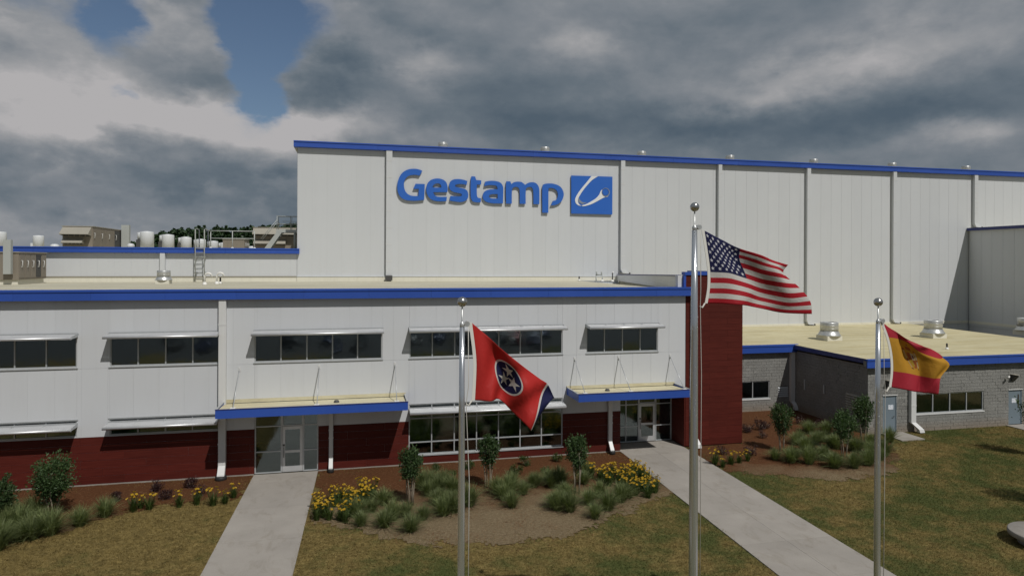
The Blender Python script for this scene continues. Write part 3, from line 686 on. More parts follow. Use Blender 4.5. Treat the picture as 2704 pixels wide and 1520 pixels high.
# right entrance, set back 1.5 m
window(office, SF2[:3], 0.04, 3.10, 1.5, (0.93, 2.16), name='shop_front'); window(office, SF2[3:], 0.04, 3.10, 1.5, (0.93, 2.16), name='shop_front')
window(office, SF2[2:4], 2.20, 3.10, 1.5, name='shop_front')
glazed_door(office, SF2[2] + .015, SF2[3] - .015, 0.05, 2.18, 1.51)
MB().box(13.45, 13.69, .25, 1.62, 0, 3.1).build('recess_wall', 'white_panel', office)
MB().box(13.45, XR, .25, 1.75, 3.105, 3.2).build('recess_ceiling', 'white_panel', office)
for k in range(9):
    piece('plank', 17.47, 17.52, 0.0, 1.58, .07 + k * .335, .07 + (k + 1) * .335 - .006, 'red_plank', office)
# canopies
def canopy(x0, x1, rods, drain):
    c = bpy.data.objects.new('canopy', None); COL.objects.link(c); c.parent = office; c.location = Vector(((x0 + x1) / 2, 0, 3.2)) - world_loc(office)
    yf = -1.95
    MB().hexa([(x0 + .05, yf + .06, 3.24), (x1 - .05, yf + .06, 3.24), (x1 - .05, -.006, 3.24), (x0 + .05, -.006, 3.24)],
              [(x0 + .05, yf + .06, 3.53), (x1 - .05, yf + .06, 3.53), (x1 - .05, -.006, 3.46), (x0 + .05, -.006, 3.46)]).build('deck', 'canopy_membrane', c)
    MB().box(x0, x1, yf, yf + .055, 3.20, 3.575).build('fascia', 'blue_trim', c)
    MB().box(x0 - .012, x1 + .012, yf - .015, yf + .075, 3.578, 3.61).build('fascia_cap', 'blue_dark_trim', c)
    for xx in (x0, x1 - .046): MB().box(xx, xx + .046, yf + .058, -.008, 3.205, 3.572).build('side_fascia', 'blue_trim', c)
    for xx in (x0 - .01, x1 - .06): MB().box(xx, xx + .07, yf + .078, -.008, 3.576, 3.606).build('side_cap', 'frame_alu', c)
    MB().box(x0 + .06, x1 - .06, yf + .07, -.012, 3.195, 3.236).build('soffit', 'white_panel', c)
    MB().box(x0 - .01, x1 + .01, -.05, -.009, 3.50, 3.66).build('wall_flashing', 'canopy_membrane', c)
    for x in rods:
        r = MB().tube([(x, -.02, 5.08), (x, -1.68, 3.56)], .022, 6).build('tie_rod', 'frame_alu', c)
        MB().box(x - .05, x + .05, -.03, -.006, 4.98, 5.18).build('wall_plate', 'white_trim', c)
        MB().box(x - .11, x + .11, -1.82, -1.55, 3.50, 3.60).build('rod_block', 'white_pipe', c)
    MB().lathe((drain, -.9, 3.48), [(.13, 0), (.13, .05), (.09, .12), (.02, .13)], 12).build('roof_drain', 'unit_dark', c)
canopy(-6.27, 2.20, (-5.58, -1.95, 1.69), -1.1)
canopy(10.66, 16.86, (11.10, 13.58, 16.60), 12.6)
downspout(office, -6.47, -6.15, 0.0, 8.39, 0.0)
downspout(office, -1.47, -1.28, 0.0, 3.19, 0.0, depth=.17)
downspout(office, 12.97, 13.18, 0.0, 3.19, 0.0, depth=.17, kick=.02)
downspout(office, 17.86, 18.12, -0.01, 8.39, 0.0, kick=.12, boot=False)
downspout(office, -19.2, -18.9, 0.0, 8.39, 0.0)
# red stair tower at the end of the office
tower = bpy.data.objects.new('tower', None); COL.objects.link(tower); tower.parent = office; tower.location = (19.3, 0, 0)
MB().box(17.58, 21.02, .03, 5.8, 0, 8.4).box(17.58, 21.02, .03, .28, 8.4, 9.52).box(20.78, 21.02, .28, 5.8, 8.4, 9.52).build('tower_wall', 'red_backing', tower)
z = 0.07; k = 0
while z < 9.5:
    z1 = min(z + .335, 9.52)
    cuts = [17.54] + ([19.0] if k % 2 else [20.1]) + [21.05]
    for a, b in zip(cuts[:-1], cuts[1:]):
        piece('plank', a + .003, b - .003, -.006 - random.uniform(0, .003), .03, z + .0035, z1 - .0035, 'red_plank', tower)
    z = z1; k += 1
for k in range(28):
    piece('plank', 21.02, 21.06, .035, 5.8, .07 + k * .335, .07 + (k + 1) * .335 - .006, 'red_plank', tower)
MB().box(17.44, 21.10, -.06, .32, 9.525, 9.70).box(20.74, 21.10, .322, 5.9, 9.525, 9.70).build('tower_cap', 'blue_trim', tower)
MB().box(17.56, 20.775, .285, .30, 8.72, 9.52).build('tower_inner_face', 'white_trim', tower)
MB().box(17.40, 17.535, -.03, .12, 8.87, 9.522).build('corner_trim', 'blue_trim', tower)
MB().box(17.12, 17.545, .125, .45, 8.70, 9.50).build('tower_return', 'white_trim', tower)
for k, y in enumerate(even(2.4, 16.8, 6)): MB().box(XL + .3, 17.0, y, y + .09, ZT, ZT + .006).build('seam', 'curb_cream', office)
# raised parapet running back from the tower to the hall
MB().hexa([(17.25, .46, 8.70), (17.45, .46, 8.70), (20.95, 17.9, 8.70), (20.75, 17.9, 8.70)],
          [(17.25, .46, 9.46), (17.45, .46, 9.46), (20.95, 17.9, 9.18), (20.75, 17.9, 9.18)]).build('parapet', 'white_trim', office)
MB().hexa([(17.20, .46, 9.465), (17.50, .46, 9.465), (21.0, 17.9, 9.185), (20.70, 17.9, 9.185)],
          [(17.20, .46, 9.53), (17.50, .46, 9.53), (21.0, 17.9, 9.25), (20.70, 17.9, 9.25)]).build('parapet_cap', 'blue_dark_trim', office)
MB().hexa([(17.5, .3, 8.4), (21.0, .3, 8.4), (21.0, 17.9, 8.4), (20.9, 17.9, 8.4)], [(17.5, .3, 8.72), (21.0, .3, 8.72), (21.0, 17.9, 8.72), (20.9, 17.9, 8.72)]).build('roof', 'roof_membrane', office)
MB().box(XR, 21.0, 5.8, 18, 0, 8.4).box(XL, XL + .2, .3, 18, 0, 8.4).build('side_wall', 'white_panel', office)

# ------------------------------------------------------------------ halls
hall = thing('production_hall', 'tall white panelled factory hall with blue roof edge carrying the company lettering', 'building', (-4.58, 18, 0))
HX0, HX1, HY, HZ = -4.58, 96.0, 18.0, 18.66
MB().box(HX0 + .02, HX1, HY + .009, HY + 70, 0.0, HZ).build('wall', 'joint_grey', hall)
cladding('panel', 'hall_panel', hall, HY, HX0, HX1, 1.0668, [(3.9, HZ)], [], 0.048, 0.013)
MB().box(HX0 + .0, HX0 + .018, HY, HY + 70, 8.6, HZ).build('end_wall', 'hall_panel', hall)
x = HX0 - .25
while x < HX1:
    b = min(x + 6.1, HX1)
    piece('fascia', x + .004, b - .004, HY - .33, HY + .3, HZ, HZ + .36, 'blue_trim', hall)
    piece('fascia_cap', x + .004, b - .004, HY - .37, HY + .36, HZ + .36, HZ + .45, 'blue_trim', hall)
    x = b
MB().box(HX0 - .25, HX1, HY + .3, HY + 70, HZ, HZ + .3).build('roof', 'roof_membrane', hall)
for a, b, zb in ((1.91, 2.36, 8.72), (20.99, 21.35, 9.22), (29.91, 30.24, 4.68), (38.62, 38.98, 4.68), (47.67, 48.04, 4.68), (56.8, 57.2, 13.6), (66.4, 66.8, 4.7)):
    d = bpy.data.objects.new('downspout', None); COL.objects.link(d); d.parent = hall; d.location = Vector((a, HY, zb)) - world_loc(hall)
    MB().box(a, b, HY - .30, HY - .02, zb + .45, HZ - .01).build('pipe', 'hall_panel', d)
    for z in even(zb + 1.5, HZ - .8, 6): MB().box(a - .015, b + .015, HY - .312, HY - .301, z, z + .05).build('strap', 'white_trim', d)
    if zb > 8 and zb < 9:
        MB().box(a - .03, b + .03, HY - .5, HY - .32, zb + .06, zb + .42).build('outlet_box', 'unit_dark', d)
        MB().box(a + .02, b - .02, HY - .29, HY - .03, zb + .02, zb + .45).build('shoe', 'hall_panel', d)
    else:
        MB().hexa([(a + .15, HY - .34, zb + .12), (b + .45, HY - .34, zb + .05), (b + .45, HY - .05, zb + .05), (a + .15, HY - .05, zb + .12)],
                  [(a, HY - .30, zb + .45), (b, HY - .30, zb + .45), (b, HY - .02, zb + .45), (a, HY - .02, zb + .45)]).build('elbow', 'hall_panel', d)
        MB().box(b + .35, b + .47, HY - .36, HY - .04, zb + .02, zb + .16).build('outlet', 'unit_dark', d)
MB().box(HX0, 20.9, HY - .10, HY - .003, 8.70, 9.04).build('roof_curb', 'curb_cream', hall)
MB().box(HX0, 20.9, HY - .13, HY - .002, 9.045, 9.09).build('curb_flashing', 'hall_panel', hall)
MB().box(21.1, 56.3, HY - .07, HY - .003, 4.6, 4.86).build('roof_curb', 'curb_cream', hall)
# wing standing out in front of the hall at the far end
wing = thing('hall_wing', 'lower white wing projecting forward from the far end of the tall hall', 'building', (56.4, 18, 0))
MB().box(56.45, 80, 6.0, 17.9, 0, 13.35).build('wall', 'joint_grey', wing)
y = 6.0
while y < 17.85:
    b = min(y + 1.0668, 17.9); piece('panel', 56.40, 56.447, y + .006, b - .006, 4.4, 13.35, 'hall_panel', wing); y = b
MB().box(56.2, 80, 5.7, 17.95, 13.355, 13.6).build('roof', 'roof_membrane', wing)
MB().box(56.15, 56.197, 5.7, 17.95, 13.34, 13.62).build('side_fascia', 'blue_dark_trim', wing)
MB().box(56.15, 80, 5.65, 5.697, 13.2, 13.62).build('fascia', 'blue_trim', wing)
MB().box(56.36, 56.397, 6.0, 17.9, 4.6, 4.85).build('roof_curb', 'curb_cream', wing)

low = thing('low_hall', 'low white factory hall left of the tall hall, its roof crowded with vents', 'building', (-20, 18, 0))
MB().box(-70, HX0 - .01, HY + .009, HY + 75, 0, 10.74).build('wall', 'joint_grey', low)
cladding('panel', 'hall_panel', low, HY, -36, HX0 - .01, 1.0668, [(8.6, 10.74)], [], 0.048, 0.012)
x = -40.0
while x < -4.4:
    b = min(x + 6.1, -4.40)
    piece('fascia', x + .004, b - .004, HY - .30, HY + .3, 10.75, 11.05, 'blue_trim', low)
    piece('fascia_cap', x + .004, b - .004, HY - .335, HY + .36, 11.05, 11.14, 'blue_trim', low)
    x = b
MB().box(-70, HX0 - .03, HY + .3, HY + 75, 10.75, 11.0).build('roof', 'roof_membrane', low)
MB().box(-36, HX0 - .02, HY - .10, HY - .003, 8.70, 9.03).build('roof_curb', 'curb_cream', low)
MB().box(-36, HX0 - .02, HY - .14, HY - .002, 9.035, 9.10).build('curb_flashing', 'unit_hood', low)
d = bpy.data.objects.new('downspout', None); COL.objects.link(d); d.parent = low; d.location = Vector((-13.8, HY, 9)) - world_loc(low)
MB().box(-13.82, -13.5, HY - .28, HY - .02, 9.3, 10.74).build('pipe', 'hall_panel', d)

# ------------------------------------------------------------------ grey block building
block = thing('block_building', 'single-storey grey split-face block building with tan roof and blue fascia', 'building', (29.5, 0, 0))
BX0, BY, AY = 29.55, 0.2, 7.1
WB = even(33.0, 38.05, 4); DB1 = (30.62, 31.58, 0.0, 2.26); DB2 = (40.0, 41.05, 0.0, 2.24)
HB = [(WB[0], WB[-1], 1.06, 2.28), DB1, DB2]
WA = [24.9, 26.36, 27.66]; HA = [(WA[0], WA[-1], .87, 2.08), (28.32, 29.1, .92, 1.66)]
m = MB()
for q in carve((BX0, 49.0, 0, 4.1), HB): m.box(q[0], q[1], BY + .016, BY + .25, q[2], q[3])
for q in carve((21.1, BX0, 0, 4.1), HA): m.box(q[0], q[1], AY + .016, AY + .25, q[2], q[3])
m.box(BX0 + .016, BX0 + .25, BY + .25, AY + .25, 0, 4.1)
m.box(BX0 + .3, 49, 5, 5.2, 0, 4.1); m.box(21.2, BX0, 11, 11.2, 0, 4.1)
m.build('wall', 'mortar', block)
cand = []
def courses(u0, u1, holes, make):
    for r in range(20):
        z0, z1 = r * .2, r * .2 + .2
        u = u0 - (.2 if r % 2 else 0)
        while u < u1:
            a, b = max(u, u0), min(u + .4, u1); u += .4
            if b - a < .05: continue
            for q in carve((a, b, z0, z1), holes):
                if q[1] - q[0] > .04: cand.append(make(q[0] + .005, q[1] - .005, q[2] + .007, q[3] - .007))
courses(BX0, 46.0, HB, lambda a, b, c, d: (a, b, BY - random.uniform(0, .022), BY + .055, c, d))
courses(24.6, BX0, HA, lambda a, b, c, d: (a, b, AY - random.uniform(0, .022), AY + .055, c, d))
nb = len(cand)
courses(BY + .06, AY, [(.85, 2.05, 1.15, 2.25)], lambda a, b, c, d: (BX0 - random.uniform(0, .02), BX0 + .055, a, b, c, d))
front = sorted(range(nb), key=lambda i: (cand[i][0]) ** 2 + (cand[i][2] + 33.3) ** 2 + (0 if cand[i][4] > .9 else 60))[:300]
fs = set(front); rest = MB()
for i, q in enumerate(cand):
    if i in fs: piece('block', *q, 'split_block', block)
    else: rest.box(*q)
tag(rest.build('block_courses', 'split_block', block), kind='stuff')
# roof with its blue edge
m = MB()
m.prism([(29.35, -.05, 4.42), (49.5, -.05, 4.42), (49.5, 17.98, 4.60), (21.06, 17.98, 4.60), (21.06, 6.85, 4.49), (29.35, 6.85, 4.49)], (0, 0, .08))
m.build('roof', 'roof_membrane_tan', block)
for a, b in ((29.22, 34.0), (34.0, 38.8), (38.8, 43.6), (43.6, 49.5)):
    piece('fascia', a + .003, b - .003, -.13, -.054, 4.02, 4.44, 'blue_trim', block); piece('fascia_cap', a + .003, b - .003, -.165, .02, 4.445, 4.54, 'blue_trim', block)
piece('fascia', 21.06, 29.62, 6.77, 6.845, 4.05, 4.47, 'blue_trim', block); piece('fascia_cap', 21.06, 29.66, 6.735, 6.92, 4.475, 4.60, 'blue_trim', block)
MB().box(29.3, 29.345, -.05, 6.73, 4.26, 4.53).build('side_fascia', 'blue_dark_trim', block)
MB().box(29.25, 49.5, -.05, .21, 4.10, 4.40).box(21.06, 29.3, 6.86, 7.1, 4.10, 4.47).build('soffit', 'dark_block', block)
for k, y in enumerate(even(1.6, 16.4, 7)):
    zz = 4.50 + (y + .05) / 18.03 * .18 + .002
    MB().hexa([(29.4 if y < 6.9 else 21.2, y, zz - .01), (49.4, y, zz - .01), (49.4, y + .10, zz - .01), (29.4 if y < 6.9 else 21.2, y + .10, zz - .01)], [(29.4 if y < 6.9 else 21.2, y, zz + .006), (49.4, y, zz + .006), (49.4, y + .10, zz + .006), (29.4 if y < 6.9 else 21.2, y + .10, zz + .006)]).build('seam', 'roof_membrane_tan', block)
window(block, WB, 1.06, 2.28, BY + .03); MB().box(WB[0] - .03, WB[-1] + .05, BY - .05, BY + .028, .99, 1.055).build('sill', 'white_trim', block)
window(block, WA, .87, 2.08, AY + .03); MB().box(WA[0] - .03, WA[-1] + .05, AY - .05, AY + .028, .80, .865).build('sill', 'white_trim', block)
MB().box(BX0 + .3, 49, BY + .26, 5, 3.0, 3.1).box(BX0 + .3, 49, BY + .26, 5.0, -.02, .03).box(21.2, BX0, AY + .3, 11, -.02, .03).build('interior_floor', 'interior_dark', block)
def louvre(face, u0, u1, z0, z1, n):
    l = bpy.data.objects.new('louvre', None); COL.objects.link(l); l.parent = block
    P = (lambda u, dp, z: (u, AY + dp, z)) if face == 'A' else (lambda u, dp, z: (BX0 + dp, u, z))
    l.location = Vector(P(u0, 0, z0)) - world_loc(block)
    for k in range(n):
        za = z0 + (z1 - z0) * k / n; h = (z1 - z0) / n
        MB().hexa([P(u0, -.05, za), P(u1, -.05, za), P(u1, .05, za + h * .55), P(u0, .05, za + h * .55)],
                  [P(u0, -.05, za + .02), P(u1, -.05, za + .02), P(u1, .05, za + h * .55 + .02), P(u0, .05, za + h * .55 + .02)]).build('blade', 'hall_panel' if face == 'A' else 'unit_hood', l)
    bk = [P(u0, .056, z0), P(u1, .056, z0), P(u1, .056, z1), P(u0, .056, z1)]
    MB().prism(bk, (0, .1, 0) if face == 'A' else (.1, 0, 0)).build('backing', 'unit_dark', l)
louvre('A', 28.33, 29.09, .93, 1.65, 5); louvre('S', .87, 2.03, 1.18, 2.22, 7)
def steel_door(x0, x1, z1, vision):
    d = bpy.data.objects.new('door', None); COL.objects.link(d); d.parent = block; d.location = Vector(((x0 + x1) / 2, BY, 0)) - world_loc(block)
    MB().box(x0 + .05, x1 - .05, BY + .03, BY + .08, .07, z1 - .05).build('leaf', 'door_grey', d)
    MB().box(x0, x0 + .048, BY, BY + .1, .06, z1).box(x1 - .048, x1, BY, BY + .1, .06, z1).box(x0 + .048, x1 - .048, BY, BY + .1, z1 - .048, z1).build('frame', 'door_grey', d)
    MB().box(x0 - .04, x1 + .04, BY - .05, BY - .002, z1 + .01, z1 + .05).build('drip_cap', 'white_trim', d)
    xs = x0 + (.40 if not vision else .28)
    MB().box(xs, xs + .36, BY + .018, BY + .028, 1.42, 1.70).build('notice', 'paper', d)
    MB().tube([(x1 - .16, BY + .03, 1.0), (x1 - .16, BY - .04, 1.0), (x1 - .28, BY - .04, 1.0)], .018, 6).build('handle', 'unit_dark', d)
    if vision: MB().box(x1 - .30, x1 - .20, BY + .015, BY + .028, 1.15, 1.95).build('pane', 'lamp_lens', d)
steel_door(DB1[0], DB1[1], DB1[3], False); steel_door(DB2[0], DB2[1], DB2[3], True)
downspout(block, 32.44, 32.78, BY, 4.05, 0.0, kick=.28, boot=False, fwd=.3)
downspout(block, 29.18, 29.50, AY, 4.05, 0.0, kick=.10, boot=False)
for y, z0, z1 in ((5.88, 1.6, 2.32), (3.96, 1.73, 2.28)): MB().box(BX0 - .07, BX0 - .022, y - .05, y + .05, z0, z1).build('conduit', 'frame_alu', block)
def wall_light(x, z):
    l = bpy.data.objects.new('wall_light', None); COL.objects.link(l); l.parent = block; l.location = Vector((x, BY, z)) - world_loc(block)
    MB().prism([(x - .16, BY - .024, z + .2), (x - .16, BY - .30, z + .14), (x - .16, BY - .26, z + .06), (x - .16, BY - .024, z - .22)], (.32, 0, 0)).build('housing', 'unit_dark', l)
    MB().box(x - .19, x + .19, BY - .36, BY - .02, z + .21, z + .235).build('hood', 'unit_hood', l)
wall_light(40.3, 3.02); wall_light(30.95, 2.98)
c = bpy.data.objects.new('camera_bracket', None); COL.objects.link(c); c.parent = block; c.location = Vector((39.73, BY, 3.05)) - world_loc(block)
MB().tube([(39.7, BY - .02, 3.0), (39.7, BY - .16, 3.02), (39.72, BY - .2, 3.1)], .02, 6).build('arm', 'white_pipe', c)
MB().tube([(39.62, BY - .30, 3.08), (39.86, BY - .16, 3.13)], .055, 8).build('camera_body', 'white_pipe', c)

# ------------------------------------------------------------------ company sign
def smooth_closed(pts, sharp, sub=4):
    """round the outline between corners that are not sharp"""
    n = len(pts); out = []
    for i in range(n):
        p0, p1, p2, p3 = (Vector(pts[(i + k - 1) % n]) for k in range(4))
        s1, s2 = sharp[i], sharp[(i + 1) % n]
        if s1 and s2: out.append(p1); continue
        m1 = (p2 - p0) * .5 if not s1 else (p2 - p1); m2 = (p3 - p1) * .5 if not s2 else (p2 - p1)
        L = (p2 - p1).length
        m1 = m1.normalized() * L if m1.length else m1; m2 = m2.normalized() * L if m2.length else m2
        for k in range(sub):
            t = k / sub; t2, t3 = t * t, t * t * t
            out.append(p1 * (2 * t3 - 3 * t2 + 1) + m1 * (t3 - 2 * t2 + t) + p2 * (3 * t2 - 2 * t3) + m2 * (t3 - t2))
    return out
def sharp_of(pts):
    n = len(pts); r = []
    for i in range(n):
        a = Vector(pts[i]) - Vector(pts[i - 1]); b = Vector(pts[(i + 1) % n]) - Vector(pts[i])
        r.append(abs(a.angle_signed(b)) > math.radians(42))
    return r
def outline(name, loops, y0, y1, mat, parent, rounded=True):
    cu = bpy.data.curves.new(name, 'CURVE'); cu.dimensions = '2D'; cu.fill_mode = 'BOTH'
    cu.extrude = (y1 - y0) / 2
    for lp in loops:
        pts = smooth_closed(lp, sharp_of(lp)) if rounded else [Vector(p) for p in lp]
        sp = cu.splines.new('POLY'); sp.points.add(len(pts) - 1); sp.use_cyclic_u = True
        for q, p in zip(sp.points, pts): q.co = (p.x, p.y, 0, 1)
    tmp = bpy.data.objects.new(name, cu); COL.objects.link(tmp)
    dg = bpy.context.evaluated_depsgraph_get(); dg.update()
    me = bpy.data.meshes.new_from_object(tmp.evaluated_get(dg)); me.name = name
    bpy.data.objects.remove(tmp)
    me.transform(Matrix(((1, 0, 0, 0), (0, 0, -1, (y0 + y1) / 2), (0, 1, 0, 0), (0, 0, 0, 1))))
    me.materials.clear()
    for mm in (mat if isinstance(mat, (list, tuple)) else [mat]): me.materials.append(MATS[mm])
    if len(me.materials) > 1:
        for p in me.polygons: p.material_index = 0 if p.normal.y < -.5 else 1
    o = bpy.data.objects.new(name, me); COL.objects.link(o)
    if parent: o.parent = parent; o.location = -world_loc(parent)
    return o
sign = thing('company_sign', 'large blue raised letters reading Gestamp beside a square logo on the tall hall', 'sign', (9.4, 17.7, 14.8))
for L in (L_G, L_e, L_s, L_t, L_a, L_m, L_p): outline('letter', L, 17.82, 17.93, ['sign_blue', 'sign_return'], sign)
for x, z in ((3.2, 15.2), (5.6, 15.1), (7.5, 15.0), (8.7, 15.1), (10.4, 15.0), (11.5, 15.4), (13.8, 15.4), (14.5, 14.6), (15.8, 15.6), (4.0, 17.1), (6.0, 16.5), (7.5, 16.5), (8.6, 16.7), (10.4, 16.45), (12.2, 16.4), (13.4, 16.4), (14.9, 16.4)):
    MB().tube([(x, 17.92, z), (x, 18.0, z)], .02, 6).build('stand_off', 'alu', sign)
plate = outline('logo_plate', L_plate, 17.83, 17.95, ['sign_blue', 'sign_return'], sign, False)
outline('logo_swoosh', L_swoosh[:1], 17.808, 17.829, 'sign_white', plate); outline('logo_swoosh', L_swoosh[1:], 17.808, 17.829, 'sign_white', plate)
outline('logo_streak', L_streak, 17.812, 17.8295, 'sign_grey', plate)
def circ(cx, cz, r, n=28): return [(cx + r * math.cos(2 * math.pi * k / n), cz + r * math.sin(2 * math.pi * k / n)) for k in range(n)]
outline('logo_ring', [circ(19.68, 15.98, .36), circ(19.66, 15.99, .30)], 17.798, 17.807, 'sign_grey', plate, False)
outline('logo_disc', [circ(19.66, 15.99, .27)], 17.792, 17.806, 'sign_blue', plate, False)
for x in (17.0, 20.0):
    for z in (14.5, 16.9): MB().tube([(x, 17.94, z), (x, 18.0, z)], .02, 6).build('stand_off', 'alu', plate)

# ------------------------------------------------------------------ flagpoles and flags
def flagpole(x, y, top, label, r0=.076, r1=.052):
    t = thing('flagpole', label, 'flagpole', (x, y, 0), 'row of three flagpoles on the lawn')
    MB().lathe((x, y, 0), [(r0, .0), (r0 * .99, top * .25), (r0 * .93, top * .5), ((r0 + r1) / 2, top * .75), (r1, top - .62)], 20).build('pole', 'pole_metal', t)
    MB().lathe((x, y, 0), [(.30, .0), (.28, .05), (.16, .12), (.12, .14)], 20).build('base_collar', 'alu', t)
    zt = top - .62
    MB().lathe((x, y, zt), [(r1 * .8, 0), (r1 * .95, .03), (r1 * .95, .07), (r1 * .6, .10), (.016, .13), (.014, .45)], 14).build('spindle', 'galvanised', t)
    MB().tube([(x, y, zt + .05), (x + .13, y - .02, zt + .08)], .028, 8).tube([(x + .10, y - .05, zt + .07), (x + .10, y + .03, zt + .07)], .055, 10).build('pulley', 'galvanised', t)
    MB().sphere((x, y, top - .10), .102, 24, 16).build('ball', 'ball_metal', t)
    return zt
def halyard(pole_x, y, zt, hoist_top, hoist_bot, name_parent):
    pts = [(pole_x + .13, y - .02, zt + .05), (hoist_top[0] - .03, y, hoist_top[1] + .03)]
    MB().tube(pts, .009, 5).build('halyard', 'rope', name_parent)
    a = hoist_bot
    MB().tube([(a[0], y, a[1]), (a[0] - .06, y, a[1] - .10), (a[0] - .12, y, a[1] - .06)], .018, 6).build('snap_hook', 'rope', name_parent)
    MB().tube([(pole_x + .12, y - .05, zt + .02), (pole_x + .13, y - .05, a[1] + .3), (a[0] - .12, y - .02, a[1] - .06), (pole_x + .15, y - .06, a[1] - 1.6), (pole_x + .13, y - .05, 1.2)], .008, 5).build('halyard', 'rope', name_parent)

def catmull(P, t):
    """P: (n, k) array sampled at even knots; t in 0..1"""
    n = len(P) - 1; f = min(max(t, 0), 1) * n; i = min(int(f), n - 1); u = f - i
    a = P[i - 1] if i > 0 else 2 * P[0] - P[1]; b = P[i]; c = P[i + 1]; d = P[i + 2] if i + 2 <= n else 2 * P[n] - P[n - 1]
    return .5 * ((2 * b) + (c - a) * u + (2 * a - 5 * b + 4 * c - d) * u * u + (3 * b - a - 3 * c + d) * u ** 3)
def cloth(rows, uknots, wave, nu=72, nv=44):
    """rows of (x, z) stations from hoist to fly; returns a grid of points"""
    rows = [np.array(r, float) for r in rows]
    us = np.linspace(0, 1, nu + 1); vs = np.linspace(0, 1, nv + 1)
    lines = []
    for r in rows:
        lines.append(np.array([catmull(r, np.interp(u, uknots, np.linspace(0, 1, len(uknots)))) for u in us]))
    G = np.zeros((nv + 1, nu + 1, 3))
    for i in range(nu + 1):
        colm = np.array([l[i] for l in lines])
        for j, v in enumerate(vs):
            p = catmull(colm, v); G[j, i] = (p[0], wave(us[i], v), p[1])
    return us, vs, G
def flag_obj(name, us, vs, G, y, mat, parent):
    nv, nu = len(vs), len(us)
    V = G.reshape(-1, 3).copy(); V[:, 1] += y
    F = [(j * nu + i, (j + 1) * nu + i, (j + 1) * nu + i + 1, j * nu + i + 1) for j in range(nv - 1) for i in range(nu - 1)]
    me = bpy.data.meshes.new(name); me.from_pydata(V.tolist(), [], F)
    uv = me.uv_layers.new(name='UVMap')
    for p in me.polygons:
        p.use_smooth = True
        for li, vi in zip(p.loop_indices, p.vertices): uv.data[li].uv = (us[vi % nu], 1 - vs[vi // nu])
    me.materials.append(MATS[mat])
    o = bpy.data.objects.new(name, me); COL.objects.link(o); o.parent = parent; o.location = -world_loc(parent)
    sm = o.modifiers.new('thickness', 'SOLIDIFY'); sm.thickness = .004; sm.offset = 0
    return o
def cloth_shader(t, col):
    d = t.new('ShaderNodeBsdfDiffuse'); t.l.new(col, d.inputs[0])
    tr = t.new('ShaderNodeBsdfTranslucent'); t.l.new(col, tr.inputs[0])
    uv = t.new('ShaderNodeUVMap').outputs[0]
    wr = t.noise(t.vmath('MULTIPLY', uv, (9, 5, 1)), 1.6, 4, 0.55, 1.2)
    bp = t.new('ShaderNodeBump'); bp.inputs['Strength'].default_value = .35; bp.inputs['Distance'].default_value = .03
    t.l.new(wr, bp.inputs['Height']); t.l.new(bp.outputs[0], d.inputs['Normal'])
    g = t.new('ShaderNodeBsdfGlossy'); g.inputs['Roughness'].default_value = .5; t.l.new(bp.outputs[0], g.inputs['Normal'])
    m = t.new('ShaderNodeMixShader'); m.inputs[0].default_value = .28
    t.l.new(d.outputs[0], m.inputs[1]); t.l.new(tr.outputs[0], m.inputs[2])
    m2 = t.new('ShaderNodeMixShader'); m2.inputs[0].default_value = .012
    t.l.new(m.outputs[0], m2.inputs[1]); t.l.new(g.outputs[0], m2.inputs[2])
    return m2.outputs[0]
def AND(t, *a):
    r = a[0]
    for b in a[1:]: r = t.math('MULTIPLY', r, b)
    return r
def box_mask(t, u, v, u0, u1, v0, v1):
    return AND(t, t.math('GREATER_THAN', u, u0), t.math('LESS_THAN', u, u1), t.math('GREATER_THAN', v, v0), t.math('LESS_THAN', v, v1))
def star_mask(t, x, y, R, rot=0.0):
    """five-pointed star of circumradius R about 0"""
    ang = t.math('ARCTAN2', x, y); ang = t.math('ADD', ang, rot)
    r = t.math('SQRT', t.math('ADD', t.math('MULTIPLY', x, x), t.math('MULTIPLY', y, y)))
    s = 2 * math.pi / 5
    a = t.math('SUBTRACT', t.math('FLOORED_MODULO', t.math('ADD', ang, s / 2), s), s / 2)
    a = t.math('ABSOLUTE', a)
    # edge from the tip (R at angle 0) to the notch (0.382 R at angle 36 degrees)
    px, py = R, 0.0; qx, qy = .382 * R * math.cos(s / 2), .382 * R * math.sin(s / 2)
    nx, ny = -(qy - py), (qx - px); L = math.hypot(nx, ny); nx, ny = nx / L, ny / L
    c = nx * px + ny * py
    if c < 0: nx, ny, c = -nx, -ny, -c
    X = t.math('MULTIPLY', r, t.math('COSINE', a)); Y = t.math('MULTIPLY', r, t.math('SINE', a))
    return t.math('LESS_THAN', t.math('MULTIPLY_ADD', X, nx, t.math('MULTIPLY', Y, ny)), c)
RED, WHITE, NAVY = (0.42, 0.022, 0.032), (0.60, 0.58, 0.545), (0.018, 0.020, 0.070)
